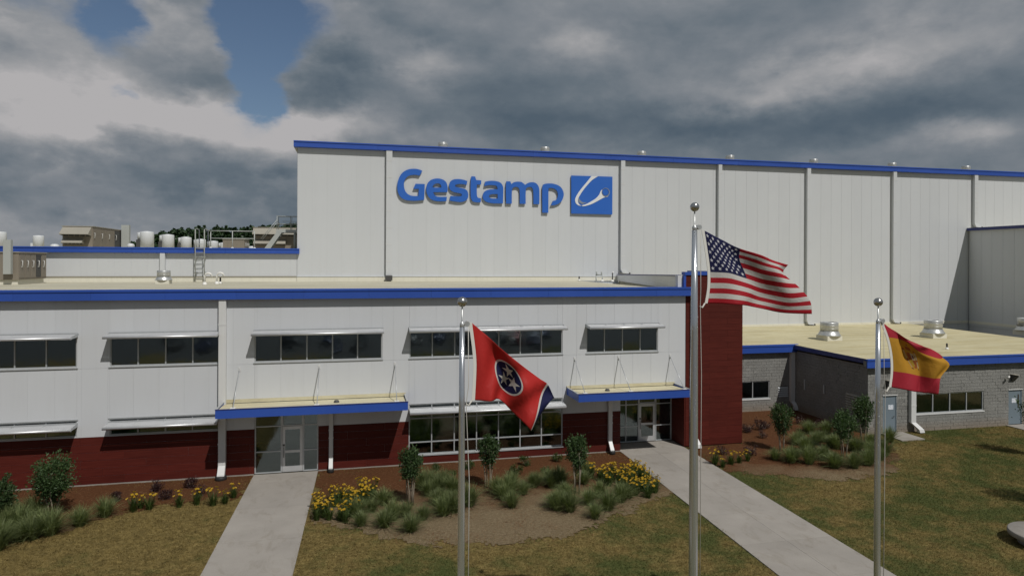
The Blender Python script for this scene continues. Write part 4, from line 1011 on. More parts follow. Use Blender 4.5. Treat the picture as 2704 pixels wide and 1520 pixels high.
def f_us(t):
    u, v, _ = t.sep(t.new('ShaderNodeUVMap').outputs[0])
    st = t.math('FLOORED_MODULO', t.math('FLOOR', t.math('MULTIPLY', v, 13.0)), 2.0)     # 0 at the foot: red
    col = t.mix(st, RED, WHITE)
    cant = AND(t, t.math('LESS_THAN', u, .4), t.math('GREATER_THAN', v, 6 / 13))
    col = t.mix(cant, col, NAVY)
    a = t.math('MULTIPLY', u, 12 / .4); b = t.math('MULTIPLY', t.math('SUBTRACT', 1.0, v), 10 / (7 / 13))
    i = t.math('ROUND', a); j = t.math('ROUND', b)
    x = t.math('MULTIPLY', t.math('SUBTRACT', a, i), .4 / 12 * 1.6); y = t.math('MULTIPLY', t.math('SUBTRACT', j, b), 7 / 130)
    even_ = t.math('LESS_THAN', t.math('FLOORED_MODULO', t.math('ADD', i, j), 2.0), .5)
    inside = AND(t, t.math('GREATER_THAN', i, .5), t.math('LESS_THAN', i, 11.5), t.math('GREATER_THAN', j, .5), t.math('LESS_THAN', j, 9.5))
    col = t.mix(AND(t, star_mask(t, x, y, .031), even_, inside), col, (0.66, 0.66, 0.68))
    return cloth_shader(t, col)
material('flag_stripes', f_us)
def f_tn(t):
    u, v, _ = t.sep(t.new('ShaderNodeUVMap').outputs[0])
    R_ = (0.50, 0.034, 0.030)
    x = t.math('MULTIPLY', t.math('SUBTRACT', u, .46), 1.6); y = t.math('SUBTRACT', v, .5)
    r = t.math('SQRT', t.math('ADD', t.math('MULTIPLY', x, x), t.math('MULTIPLY', y, y)))
    col = t.mix(t.math('LESS_THAN', r, .30), R_, WHITE)
    col = t.mix(t.math('LESS_THAN', r, .272), col, NAVY)
    for a in (100, 220, 340):
        cx, cy = .128 * math.cos(math.radians(a)), .128 * math.sin(math.radians(a))
        col = t.mix(star_mask(t, t.math('SUBTRACT', x, cx), t.math('SUBTRACT', y, cy), .135, math.radians(a * 1.7)), col, WHITE)
    col = t.mix(t.math('GREATER_THAN', u, .885), col, WHITE)
    col = t.mix(t.math('GREATER_THAN', u, .905), col, NAVY)
    return cloth_shader(t, col)
material('flag_tristar', f_tn)
def f_es(t):
    u, v, _ = t.sep(t.new('ShaderNodeUVMap').outputs[0])
    RD, YL = (0.42, 0.034, 0.052), (0.52, 0.275, 0.036)
    col = t.mix(AND(t, t.math('GREATER_THAN', v, .25), t.math('LESS_THAN', v, .75)), RD, YL)
    DR, PALE, DK = (0.34, 0.10, 0.04), (0.50, 0.42, 0.30), (0.20, 0.10, 0.04)
    for (a, b, c, d, k) in ((.345, .355, .36, .60, PALE), (.335, .365, .60, .625, DR), (.335, .365, .335, .36, DK), (.48, .50, .36, .60, PALE), (.475, .505, .60, .625, DR),
                            (.475, .505, .335, .36, DK), (.335, .37, .46, .49, DR), (.47, .505, .46, .49, DR), (.375, .420, .48, .575, DR), (.420, .465, .48, .575, PALE),
                            (.375, .420, .385, .475, (0.45, 0.30, 0.05)), (.420, .465, .385, .475, DR), (.395, .445, .355, .385, DR), (.435, .452, .50, .55, (0.18, 0.04, 0.10)),
                            (.380, .460, .590, .612, (0.45, 0.28, 0.05)), (.388, .452, .612, .655, DR), (.400, .440, .655, .675, (0.45, 0.28, 0.05)), (.411, .43, .675, .695, DK)):
        col = t.mix(box_mask(t, u, v, a, b, c, d), col, k)
    return cloth_shader(t, col)
material('flag_arms', f_es)

def hoist_band(us, vs, G, y, parent):
    """white canvas heading sewn along the hoist"""
    m = MB(); n = len(vs)
    a = [Vector((G[j, 0, 0] - .055, G[j, 0, 1] + y, G[j, 0, 2] + (.01 if j == 0 else 0))) for j in range(n)]
    b = [Vector((G[j, 0, 0] + .012, G[j, 0, 1] + y, G[j, 0, 2])) for j in range(n)]
    th = Vector((0, .006, 0))
    m.loft([[a[j] - th, b[j] - th, b[j] + th, a[j] + th] for j in range(n)], True, False)
    m.build('heading', 'header_cloth', parent)
    return (a[0].x, a[0].z), (a[-1].x, a[-1].z)
PY = -20.0
def fly(label, mat, rows, uk, wave, pole_x, zt, cat='flag'):
    us, vs, G = cloth(rows, uk, wave)
    f = thing('flag', label, cat, (float(G[0, 0, 0]), PY, float(G[0, 0, 2])))
    flag_obj('cloth', us, vs, G, PY, mat, f)
    a, b = hoist_band(us, vs, G, PY, f)
    halyard(pole_x, PY, zt, a, b, f)
zt = flagpole(1.985, PY, 9.48, 'silver flagpole in front of the office carrying the red three-star flag')
fly('red flag with three white stars in a blue disc, drooping from the flagpole', 'flag_tristar', TN, [0, .2, .4, .6, .8, .9, 1],
    lambda u, v: .15 * min(1, u * 3) * math.sin(2 * math.pi * (1.25 * u - .45 * v) + .6) + .05 * min(1, u * 4) * math.sin(2 * math.pi * (3.3 * u + 1.1 * v)), 1.985, zt)
zt = flagpole(7.20, PY, 11.54, 'tallest silver flagpole, middle of the three, carrying the stars and stripes', .102, .058)
fly('red and white striped flag with white stars on navy, flying from the tallest pole', 'flag_stripes', US, [0, .2, .4, .6, .8, 1],
    lambda u, v: .12 * min(1, u * 3) * math.sin(2 * math.pi * (1.35 * u - .55 * v) - .5) + .03 * min(1, u * 4) * math.sin(2 * math.pi * (3.1 * u + .7 * v)), 7.20, zt)
zt = flagpole(12.025, PY, 9.38, 'silver flagpole in front of the grey block building carrying the red and yellow flag')
fly('red and yellow banded flag with a coat of arms, folded at the fly end', 'flag_arms', ES, [0, .2, .4, .6, .8, 1],
    lambda u, v: .10 * min(1, u * 3) * math.sin(2 * math.pi * (1.2 * u - .5 * v) + .4) + .04 * min(1, u * 4) * math.sin(2 * math.pi * (2.9 * u + .9 * v)), 12.025, zt)

# ------------------------------------------------------------------ roof equipment
def ord_label(i): return ORD[i]
for i, y in enumerate((24.2, 30.1, 36.3, 42.5, 48.8, 55.2, 62.0, 68.9, 76.5)):
    x = -16.5
    t = thing('drum_vent', 'white drum vent on the low hall roof, %s from the front in the receding row' % ORD[i], 'vent', (x, y, 11.0), 'receding row of drum vents on the low hall')
    MB().lathe((x, y, 11.0), [(.50, .12), (.50, 1.40), (.47, 1.47), (.10, 1.54)], 24).build('drum', 'vent_white', t)
    MB().box(x - .75, x + .55, y - .6, y + .6, 11.0, 11.12).build('curb', 'curb_cream', t)
    MB().box(x - .70, x - .30, y - .30, y + .30, 11.12, 11.85).build('intake', 'unit_dark', t)
    MB().lathe((x - .42, y + .12, 11.86), [(.30, 0), (.30, .56), (.10, .60)], 16).build('stack', 'vent_white', t)
for x, y, h, lab in ((-25.6, 22.0, 1.24, 'white drum vent on the low hall roof at the photo edge'), (-24.0, 24.0, 1.07, 'white drum vent on the low hall roof beside the big tan unit')):
    t = thing('drum_vent', lab, 'vent', (x, y, 11.0))
    MB().lathe((x, y, 11.0), [(.36, .08), (.36, h - .05), (.34, h), (.05, h + .03)], 24).build('drum', 'vent_white', t)
    MB().box(x - .5, x + .5, y - .5, y + .5, 11.0, 11.08).build('curb', 'curb_cream', t)
    MB().box(x - .46, x - .2, y - .2, y + .2, 11.08, 11.5).build('intake', 'vent_white', t)
for x, y, h, r, lab in ((-17.9, 25.0, .58, .28, 'small domed white roof vent before the row of drum vents'), (-22.3, 22.5, .42, .3, 'low domed vent in front of the big tan rooftop unit')):
    t = thing('dome_vent', lab, 'vent', (x, y, 11.0))
    MB().lathe((x, y, 11.0), [(r * .8, 0), (r * .8, h * .4), (r, h * .45), (r * .95, h * .75), (r * .6, h * .95), (.02, h)], 18).build('dome', 'vent_white', t)
    MB().box(x - r - .1, x + r + .1, y - r - .1, y + r + .1, 10.99, 11.05).build('curb', 'curb_cream', t)

def roof_unit(x0, x1, y0, y1, z, h, label, hooded=True, panel=None):
    t = thing('rooftop_unit', label, 'rooftop unit', ((x0 + x1) / 2, (y0 + y1) / 2, z))
    MB().box(x0 + .1, x1 - .1, y0 + .1, y1 - .1, z, z + .3).build('curb', 'curb_cream', t)
    MB().box(x0, x1, y0, y1, z + .3, z + h).build('casing', 'unit_tan', t)
    MB().box(x0 - .06, x1 + .06, y0 - .06, y1 + .06, z + h, z + h + .06).build('lid', 'unit_hood', t)
    if hooded:
        w_ = x1 - x0
        for a, b, zz, d_, hh in ((x0 + .02, x0 + w_ * .96, z + h - .02, .75, .62), (x0 + .08, x0 + w_ * .72, z + h * .56, .6, .45)):
            m = MB().prism([(a, y0 - .003, zz), (a, y0 - .003, zz - .05), (a, y0 - d_, zz - hh - .05), (a, y0 - d_, zz - hh)], (b - a, 0, 0))
            m.prism([(a, y0 - .003, zz - .06), (a, y0 - .003, zz - hh * 1.25), (a, y0 - d_, zz - hh - .06)], (.03, 0, 0)); m.prism([(b - .03, y0 - .003, zz - .06), (b - .03, y0 - .003, zz - hh * 1.25), (b - .03, y0 - d_, zz - hh - .06)], (.03, 0, 0))
            m.build('hood', 'unit_hood', t)
            for k in range(5):
                xa = a + .08 + (b - a - .1) * k / 5
                MB().box(xa, xa + (b - a) / 5 - .1, y0 - .02, y0 - .002, zz - hh * 1.3, zz - hh * .9).build('filter', 'unit_dark', t)
    n = 5
    for k in range(n):
        ya = y0 + (y1 - y0) * k / n
        MB().box(x1 + .002, x1 + .03, ya + .05, ya + (y1 - y0) / n - .05, z + .42, z + h - .12).build('access_panel', 'unit_tan' if k != 3 else 'unit_dark', t)
        MB().tube([(x1 + .03, ya + .25, z + h * .55), (x1 + .09, ya + .25, z + h * .55), (x1 + .09, ya + .25, z + h * .75), (x1 + .03, ya + .25, z + h * .75)], .03, 6).build('handle', 'white_trim', t)
    if panel:
        a, b, ya, yb, za, zb = panel
        MB().box(a, b, ya, yb, za, zb).build('control_panel', 'rail_grey', t)
    return t
roof_unit(-24.7, -22.4, 30.0, 38.6, 11.0, 2.08, 'large tan rooftop unit with sloped hoods on the low hall roof', True, (-22.28, -21.6, 36.6, 37.0, 11.4, 13.6))
roof_unit(-24.6, -20.3, 12.6, 16.2, 8.7, 1.95, 'dark tan rooftop unit on the office roof at the photo edge', False, (-20.95, -20.55, 12.18, 12.45, 9.35, 11.42))
roof_unit(-10.6, -6.2, 38.0, 42.0, 11.0, 2.6, 'tan hooded rooftop unit standing behind the roof stairs', True)
roof_unit(-14.6, -12.4, 44.0, 47.0, 11.0, 1.55, 'small grey-tan rooftop unit between the drum vents', False)

def exhaust(x, y, z, r, label, group=None, ribs=True):
    t = thing('exhaust_fan', label, 'exhaust fan', (x, y, z), group)
    k = r / .62
    MB().box(x - .62 * k, x + .62 * k, y - .62 * k, y + .62 * k, z, z + .36 * k).build('curb', 'curb_cream', t)
    MB().lathe((x, y, z + .36 * k), [(.80 * k, .0), (.80 * k, .05 * k), (.70 * k, .16 * k), (.66 * k, .28 * k), (.64 * k, .32 * k)], 26).build('base_skirt', 'galvanised', t)
    MB().lathe((x, y, z + .68 * k), [(.62 * k, 0), (.62 * k, .62 * k), (.60 * k, .66 * k), (.50 * k, .665 * k), (.47 * k, .45 * k), (.05, .44 * k)], 26).build('wind_band', 'galvanised', t)
    for q in (.2, .42):
        MB().lathe((x, y, z + .68 * k + q * k), [(.622 * k, 0), (.635 * k, .012), (.635 * k, .03), (.622 * k, .042)], 26).build('rib', 'galvanised', t)
    return t
exhaust(33.6, 8.6, 4.56, .62, 'silver exhaust fan on the tan block-building roof, between the tallest pole and the yellow-flag pole')
exhaust(42.7, 8.5, 4.56, .62, 'silver exhaust fan on the tan block-building roof, above the red and yellow flag')
exhaust(52.0, 8.8, 4.56, .62, 'silver exhaust fan on the tan block-building roof, cut by the photo edge')
exhaust(-12.47, 13.6, 8.70, .40, 'small upblast exhaust fan on the office roof left of the roof ladder')
for i, x in enumerate((6.55, 15.2, 24.0, 32.6, 41.3, 50.0, 58.7)):
    t = thing('drum_vent', 'silver drum vent along the tall hall roof edge, %s from its corner' % ORD[i], 'vent', (x, 20.4, 18.95), 'silver vents along the tall roof edge')
    MB().lathe((x, 20.4, 18.95), [(.38, 0), (.38, .92), (.36, .97), (.30, .975)], 20).build('drum', 'galvanised', t)
    MB().lathe((x, 20.4, 18.95), [(.385, .78), (.40, .79), (.40, .83), (.385, .84)], 20).build('rim', 'galvanised', t)

# ladder up to the low hall roof
t = thing('roof_ladder', 'grey fixed ladder climbing from the office roof to the low hall roof', 'ladder', (-11.14, 17.4, 8.7))
for x in (-11.44, -10.84):
    MB().tube([(x, 17.42, 8.70), (x, 17.42, 12.45), (x, 17.85, 12.5), (x, 18.6, 12.45), (x, 18.62, 11.14)], .035, 8).build('rail', 'rail_grey', t)
for k in range(9): MB().tube([(-11.44, 17.42, 8.95 + k * .305), (-10.84, 17.42, 8.95 + k * .305)], .022, 6).build('rung', 'rail_grey', t)
for z in (9.35, 10.45):
    for x in (-11.44, -10.84): MB().box(x - .03, x + .03, 17.44, 17.998, z, z + .06).build('bracket', 'rail_grey', t)
# guard rail along the low roof edge
t = thing('guard_rail', 'grey two-bar guard rail along the low hall roof edge beside the ladder', 'railing', (-9.3, 20.0, 11.0))
for x in (-10.95, -9.42, -7.85): MB().tube([(x, 20, 11.0), (x, 20, 12.46)], .035, 8).build('post', 'rail_grey', t); MB().lathe((x, 20, 11.0), [(.2, 0), (.17, .10), (.08, .22), (.05, .24)], 12).build('weight', 'white_pipe', t)
for z in (11.9, 12.46): MB().tube([(-10.95, 20, z), (-7.85, 20, z)], .03, 8).build('bar', 'rail_grey', t)
for x in (-10.95,): MB().tube([(x, 20, 12.46), (x, 18.7, 12.46)], .03, 8).build('bar', 'rail_grey', t)
# stair and platform against the tall hall
t = thing('roof_stair', 'grey steel stair and railed platform on the low roof against the tall hall', 'stairs', (-6.5, 21.0, 11.0))
for y in (20.6, 21.6):
    MB().hexa([(-7.35, y, 11.0), (-7.35, y + .06, 11.0), (-6.9, y + .06, 11.0), (-6.9, y, 11.0)], [(-6.35, y, 12.42), (-6.35, y + .06, 12.42), (-5.95, y + .06, 12.42), (-5.95, y, 12.42)]).build('stringer', 'rail_grey', t)
    MB().box(-6.36, -4.62, y, y + .06, 12.425, 12.66).build('platform_beam', 'rail_grey', t)
    for z in (13.1, 13.7): MB().tube([(-6.3, y + .03, z), (-4.62, y + .03, z)], .024, 6).build('hand_rail', 'rail_grey', t)
    for x in (-6.3, -5.3): MB().tube([(x, y + .03, 12.66), (x, y + .03, 13.7)], .024, 6).build('post', 'rail_grey', t)
    MB().tube([(-5.0, y + .03, 11.0), (-5.0, y + .03, 12.42)], .06, 8).build('leg', 'rail_grey', t)
    MB().tube([(-7.5, y + .03, 11.9), (-6.3, y + .03, 13.4)], .024, 6).build('hand_rail', 'rail_grey', t)
for k in range(7):
    MB().box(-7.15 + k * .165, -6.87 + k * .165, 20.67, 21.59, 11.17 + k * .2, 11.21 + k * .2).build('tread', 'rail_grey', t)
MB().box(-6.3, -4.63, 20.67, 21.59, 12.60, 12.64).build('platform', 'rail_grey', t)
for z in (13.25, 13.45): MB().tube([(-6.2, 23.4, z), (-4.62, 23.4, z)], .02, 6).build('hand_rail', 'rail_grey', t)
# plumbing bits on the office roof
t = thing('bent_pipe', 'white double gooseneck pipe on the office roof by the roof ladder', 'pipe', (-9.2, 11.5, 8.7))
for x, y in ((-9.45, 11.0), (-9.0, 12.3)):
    MB().tube([(x, y, 8.7), (x, y, 9.28), (x + .06, y, 9.40), (x + .20, y, 9.44), (x + .34, y, 9.40), (x + .40, y, 9.28), (x + .40, y, 9.18)], .06, 10).build('gooseneck', 'white_pipe', t)
    MB().lathe((x, y, 8.7), [(.16, 0), (.13, .06), (.075, .18)], 12).build('boot', 'white_pipe', t)
def stub(x, y, z, label, h=.42):
    t = thing('pipe_stub', label, 'pipe', (x, y, z))
    MB().lathe((x, y, z), [(.13, 0), (.11, .08), (.06, .16)], 12).build('boot', 'white_pipe', t)
    MB().lathe((x, y, z + .16), [(.055, 0), (.055, h - .16)], 10).build('pipe', 'black_rubber', t)
stub(-8.85, 12.6, 8.7, 'black pipe stub on the office roof next to the white gooseneck')
stub(17.2, 17.2, 8.7, 'black pipe stub at the hall wall below the square logo', .38)
stub(38.1, 2.9, 4.5, 'black pipe stub near the front of the tan roof')
t = thing('roof_hydrant', 'small grey valve stand on the office roof below the logo', 'valve', (18.6, 16.6, 8.7))
for x, y in ((18.42, 16.6), (18.8, 16.2)): MB().tube([(x, y, 8.7), (x, y, 9.22)], .045, 8).build('leg', 'rail_grey', t)
MB().tube([(18.42, 16.6, 9.22), (18.8, 16.2, 9.22)], .05, 8).build('manifold', 'rail_grey', t)
for x, y in ((18.45, 16.55), (18.75, 16.25)): MB().tube([(x, y, 9.26), (x, y, 9.36)], .06, 8).sphere((x, y, 9.42), .07, 10, 6).build('valve_head', 'rail_grey', t)
MB().lathe((18.8, 16.2, 8.7), [(.15, 0), (.12, .06), (.05, .16)], 12).build('boot', 'white_pipe', t)
t = thing('vent_pipe', 'thin grey vent pipe on the office roof beside the raised parapet', 'pipe', (19.3, 15.3, 8.7))
MB().lathe((19.3, 15.3, 8.7), [(.15, 0), (.12, .06), (.05, .16)], 12).build('boot', 'white_pipe', t)
MB().lathe((19.3, 15.3, 8.86), [(.045, 0), (.045, .55)], 8).build('pipe', 'unit_dark', t)
MB().tube([(19.3, 15.3, 9.41), (19.3, 15.15, 9.46)], .05, 8).build('cap', 'white_pipe', t)

# ------------------------------------------------------------------ round seat on the lawn
t = thing('concrete_seat', 'low round pale concrete seat on the lawn, cut by the photo edge', 'seat', (24.25, -14.4, 0))
MB().lathe((24.25, -14.4, 0), [(1.04, .24), (1.10, .27), (1.10, .42), (1.07, .45), (.05, .453)], 48).build('seat_slab', 'concrete', t)
MB().lathe((24.25, -14.4, 0), [(.80, -.02), (.80, .10), (.74, .238)], 40).build('plinth', 'concrete', t)

# ------------------------------------------------------------------ planting
def leaf_mesh(name, C, D, size, mat, width=.45, fold=.12):
    """numpy leaves: centres C, directions D (unit), one folded diamond each"""
    n = len(C); rnd = rng.normal(size=(n, 3)); S = np.cross(D, rnd); S /= np.linalg.norm(S, axis=1)[:, None] + 1e-9
    N = np.cross(S, D); L = (size * rng.uniform(.7, 1.3, n))[:, None]
    a = C - D * L * .5; b = C + D * L * .5; l = C + S * L * width * .5 + N * L * fold; r = C - S * L * width * .5 + N * L * fold
    V = np.stack([a, l, b, r], 1).reshape(-1, 3)
    i = np.arange(n) * 4
    F = np.stack([i, i + 1, i + 2, i, i + 2, i + 3], 1).reshape(-1, 3)
    me = bpy.data.meshes.new(name)
    me.vertices.add(len(V)); me.vertices.foreach_set('co', V.ravel())
    me.loops.add(F.size); me.loops.foreach_set('vertex_index', F.ravel().astype(np.int32))
    me.polygons.add(len(F)); me.polygons.foreach_set('loop_start', np.arange(0, F.size, 3, dtype=np.int32)); me.polygons.foreach_set('loop_total', np.full(len(F), 3, np.int32))
    me.materials.append(MATS[mat]); me.update(calc_edges=True)
    return me
def tri_mesh(name, V, F, mat):
    me = bpy.data.meshes.new(name); V = np.asarray(V, np.float32); F = np.asarray(F, np.int32)
    me.vertices.add(len(V)); me.vertices.foreach_set('co', V.ravel())
    me.loops.add(F.size); me.loops.foreach_set('vertex_index', F.ravel())
    k = F.shape[1]
    me.polygons.add(len(F)); me.polygons.foreach_set('loop_start', np.arange(0, F.size, k, dtype=np.int32)); me.polygons.foreach_set('loop_total', np.full(len(F), k, np.int32))
    me.materials.append(MATS[mat]); me.update(calc_edges=True)
    return me
def blade_mesh(name, n, h, spread, wid, mat, droop=.6, base=.08):
    """arching strap leaves from one root: three segments each"""
    V, F = [], []
    for k in range(n):
        a = random.uniform(0, 2 * math.pi); lean = abs(random.gauss(.45, .3)) * spread; L = h * random.uniform(.6, 1.15)
        d = Vector((math.cos(a), math.sin(a), 0)); s = Vector((-d.y, d.x, 0)); p0 = d * random.uniform(0, base)
        wv = wid * random.uniform(.7, 1.3); b = len(V)
        tw = random.uniform(-.5, .5); s = (s + d * tw).normalized()
        for i, t_ in enumerate((0, .4, .75, 1.0)):
            p = p0 + d * lean * (t_ ** 1.6) + Vector((0, 0, L * (t_ - droop * .45 * t_ * t_ * min(1.6, lean / (h + 1e-6) * 1.4))))
            ww = wv * (1, .95, .6, .05)[i] * .5
            V += [p - s * ww, p + s * ww]
        for i in range(3): F += [(b + 2 * i, b + 2 * i + 1, b + 2 * i + 3, b + 2 * i + 2)]
    return tri_mesh(name, [tuple(v) for v in V], F, mat)
def crown_points(n, rad, centre, clusters):
    cs = []
    for _ in range(clusters):
        d = rng.normal(size=3); d /= np.linalg.norm(d); r = rng.uniform(.25, 1.0) ** .6
        cs.append(np.array(centre) + d * r * np.array(rad) * .86)
    cs = np.array(cs); idx = rng.integers(0, clusters, n)
    C = cs[idx] + rng.normal(size=(n, 3)) * np.array(rad) * .20
    D = (C - np.array(centre)) / np.array(rad); D = D + rng.normal(size=(n, 3)) * .7 + np.array([0, 0, .35]); D /= np.linalg.norm(D, axis=1)[:, None]
    return C, D
def myrtle(x, y, h, rx, stems, label, leaves=1500, low=.42, tall=None):
    t = thing('crape_myrtle', label, 'tree', (x, y, 0), 'young crape myrtles in the planting beds')
    cz = h * (low + 1) / 2; rz = h * (1 - low) / 2 * 1.08
    for k in range(stems):
        a = 2 * math.pi * k / stems + random.uniform(-.4, .4); r0, r1 = .10 + .05 * random.random(), rx * .42
        P = [(x + math.cos(a) * r0, y + math.sin(a) * r0, -.03), (x + math.cos(a + .2) * (r0 + .02), y + math.sin(a + .2) * (r0 + .02), h * low * .6),
             (x + math.cos(a) * (r0 + r1 * .35), y + math.sin(a) * (r0 + r1 * .35), h * low * 1.2), (x + math.cos(a - .2) * r1, y + math.sin(a - .2) * r1, h * .82)]
        MB().tube(P, [.032, .027, .02, .006], 7).build('trunk', 'bark', t)
        for q in range(3):
            s = Vector(P[2]).lerp(Vector(P[3]), random.uniform(.0, .8)); e = s + Vector((random.uniform(-1, 1) * rx * .5, random.uniform(-1, 1) * rx * .5, h * .16))
            MB().tube([s, s.lerp(e, .5) + Vector((0, 0, -.02)), e], [.010, .008, .004], 5).build('branch', 'bark', t)
    C, D = crown_points(int(leaves * 1.25), (rx, rx, rz), (x, y, cz), 52)
    k = (C[:, 2] - (cz - rz)) / (2 * rz); f = np.clip(.55 + .75 * k, .45, 1.12) * np.clip(1.9 - 1.35 * k, .35, 1.0)
    C[:, 0] = x + (C[:, 0] - x) * f; C[:, 1] = y + (C[:, 1] - y) * f
    for q in range(34):        # upright leafy shoots that break the outline
        a = random.uniform(0, 6.28); e = random.uniform(.15, 1.0); rr = rx * math.sqrt(max(0, 1 - e * e * .8)) * random.uniform(.3, .95)
        s = np.array([x + math.cos(a) * rr * .9, y + math.sin(a) * rr * .9, cz + rz * e * .72]); up = np.array([math.cos(a) * .45, math.sin(a) * .45, 1.0]); up /= np.linalg.norm(up)
        n_ = 22; tt = rng.uniform(0, 1, n_)[:, None]; ln = rx * random.uniform(.45, .75)
        c_ = s + up * tt * ln + rng.normal(size=(n_, 3)) * .045; d_ = up * .8 + rng.normal(size=(n_, 3)) * .6; d_ /= np.linalg.norm(d_, axis=1)[:, None]
        C = np.concatenate([C, c_]); D = np.concatenate([D, d_])
    o = bpy.data.objects.new('crown', leaf_mesh('crown', C, D, .105, 'myrtle_leaf', .5)); COL.objects.link(o); o.parent = t; o.location = -world_loc(t)
    return t
myrtle(-11.89, -3.73, 2.25, .80, 4, 'broad bushy crape myrtle in the bed before the leftmost red wall', 3200, .30)
myrtle(-13.55, -4.5, 1.75, .70, 4, 'crape myrtle cut by the left photo edge among the grasses', 1700, .30)
myrtle(2.05, -5.51, 2.30, .50, 5, 'upright crape myrtle beside the large left daylily patch', 1700)
myrtle(5.65, -4.18, 2.25, .48, 4, 'slim crape myrtle before the ground-floor ribbon window, behind the flagpole', 1600)
myrtle(9.33, -5.69, 2.45, .55, 4, 'vase-shaped crape myrtle next to the right daylily patch', 1700, .46)
myrtle(22.3, -1.85, 2.45, .62, 4, 'crape myrtle between the red tower and the shaded block wall', 1600, .38)
myrtle(24.87, -3.49, 2.35, .66, 4, 'crape myrtle among the grasses before the dark side louvre', 1700, .34)
myrtle(28.2, -1.0, 2.5, .62, 4, 'crape myrtle at the corner of the grey block building', 1700, .34)
myrtle(35.1, -5.6, 3.3, .95, 3, 'small tree half outside the photo on the lawn by the block building', 2600, .36)
myrtle(28.9, -12.1, 3.6, 1.0, 3, 'small tree outside the photo whose shadow falls on the lawn', 2200, .35)

def scatter(name, metas, spots, label, cat, group, zr=(.85, 1.15)):
    """metas: list of part lists [(part name, mesh), ...]; every spot becomes a thing with copies of its parts"""
    for i, (x, y) in enumerate(sorted(spots) if '%s' in label else spots):
        t = thing(name, label % ORD[i] if '%s' in label else label, cat, (x, y, 0.0), group); s = random.uniform(*zr)
        t['kind'] = 'thing'
        t.rotation_euler.z = random.uniform(0, 6.28); t.scale = (s, s, s * random.uniform(.9, 1.12))
        for pn, me in metas[i % len(metas)]:
            o = bpy.data.objects.new(pn, me); COL.objects.link(o); o.parent = t
            if pn == 'flower': o.rotation_euler.z = random.uniform(0, 6.28)
GM = [[('blades', blade_mesh('blades', 420, .92, .92, .018, 'grass_leaf', .85, .16))] for _ in range(6)]
scatter('grass_clump', GM, GRASS_MID, 'grey-green ornamental grass clump in the middle bed between the two paths', 'grass clump', 'ornamental grasses of the middle bed', (.75, 1.08))
scatter('grass_clump', GM, GRASS_RIGHT, 'grey-green ornamental grass clump in the bed beside the block building', 'grass clump', 'ornamental grasses of the right bed', (.75, 1.1))
scatter('grass_clump', GM, GRASS_LEFT, 'grey-green ornamental grass clump in the bed left of the left path', 'grass clump', 'ornamental grasses of the left bed', (.8, 1.2))
def flower_mesh(hh, r):
    m = MB(); top = Vector((r, 0, hh)); m.tube([(r * .2, 0, .02), (r * .7, 0, hh * .6), top], .006, 4); ns = len(m.f)
    up = Vector((.45, 0, .85)).normalized(); e1 = up.orthogonal().normalized(); e2 = up.cross(e1)
    for q in range(6):
        b = 2 * math.pi * q / 6; d = e1 * math.cos(b) + e2 * math.sin(b); s = up.cross(d)
        m.quad(top, top + d * .034 + up * .034 + s * .022, top + d * .066 + up * .026, top + d * .034 + up * .034 - s * .022)
    me = m.mesh('flower', 'lily_leaf'); me.materials.append(MATS['lily_petal'])
    for p in me.polygons[ns:]: p.material_index = 1
    return me
FLOWERS = [flower_mesh(random.uniform(.46, .66), random.uniform(.06, .24)) for _ in range(8)]
def lily_set(nf):
    return [('leaves', blade_mesh('leaves', 80, .54, .40, .026, 'lily_leaf', .8, .10))] + [('flower', random.choice(FLOWERS)) for _ in range(nf)]
LM = [lily_set(n) for n in (9, 12, 8, 10, 13)]
LS = [lily_set(n) for n in (7, 8, 10)]
scatter('daylily', LS, LILY_LEFT, 'yellow daylily clump left of the left path, %s from the left in its row', 'flower', 'daylilies left of the left path')
scatter('daylily', LM, LILY_MIDL, 'yellow daylily clump in the dense patch right of the left path', 'flower', 'daylilies beside the left path')
scatter('daylily', LM, LILY_MIDR, 'yellow daylily clump in the dense patch left of the wide right path', 'flower', 'daylilies beside the right path')
scatter('daylily', LS, LILY_RIGHT, 'sparse yellow daylily clump before the red tower, %s from the left', 'flower', 'daylilies before the red tower')
def shrub_set(mat, r, n, size=.065):
    C, D = crown_points(n, (r, r, r * .8), (0, 0, r * .75), 16); C[:, 2] = np.abs(C[:, 2])
    st = MB()
    for k in range(5):
        a = k * 1.26; st.tube([(0, 0, 0), (math.cos(a) * r * .5, math.sin(a) * r * .5, r)], [.012, .004], 5)
    return [('foliage', leaf_mesh('foliage', C, D, size, mat)), ('stems', st.mesh('stems', 'bark'))]
scatter('shrub', [shrub_set('shrub_leaf', .30, 560) for _ in range(3)], SHRUB_GREEN[:-1], 'small round green shrub on straw before the ribbon window, %s from the left', 'shrub', 'young green shrubs before the ribbon window')
scatter('barberry', [shrub_set('barberry_leaf', .30, 650) for _ in range(3)], SHRUB_DARK_L, 'small dark purple shrub on straw left of the left entrance, %s from the left', 'shrub', 'purple shrubs left of the entrance')
scatter('barberry', [shrub_set('barberry_leaf', .36, 520) for _ in range(3)], SHRUB_DARK_R, 'small dark purple shrub around the red tower foot, %s from the left', 'shrub', 'purple shrubs near the tower')

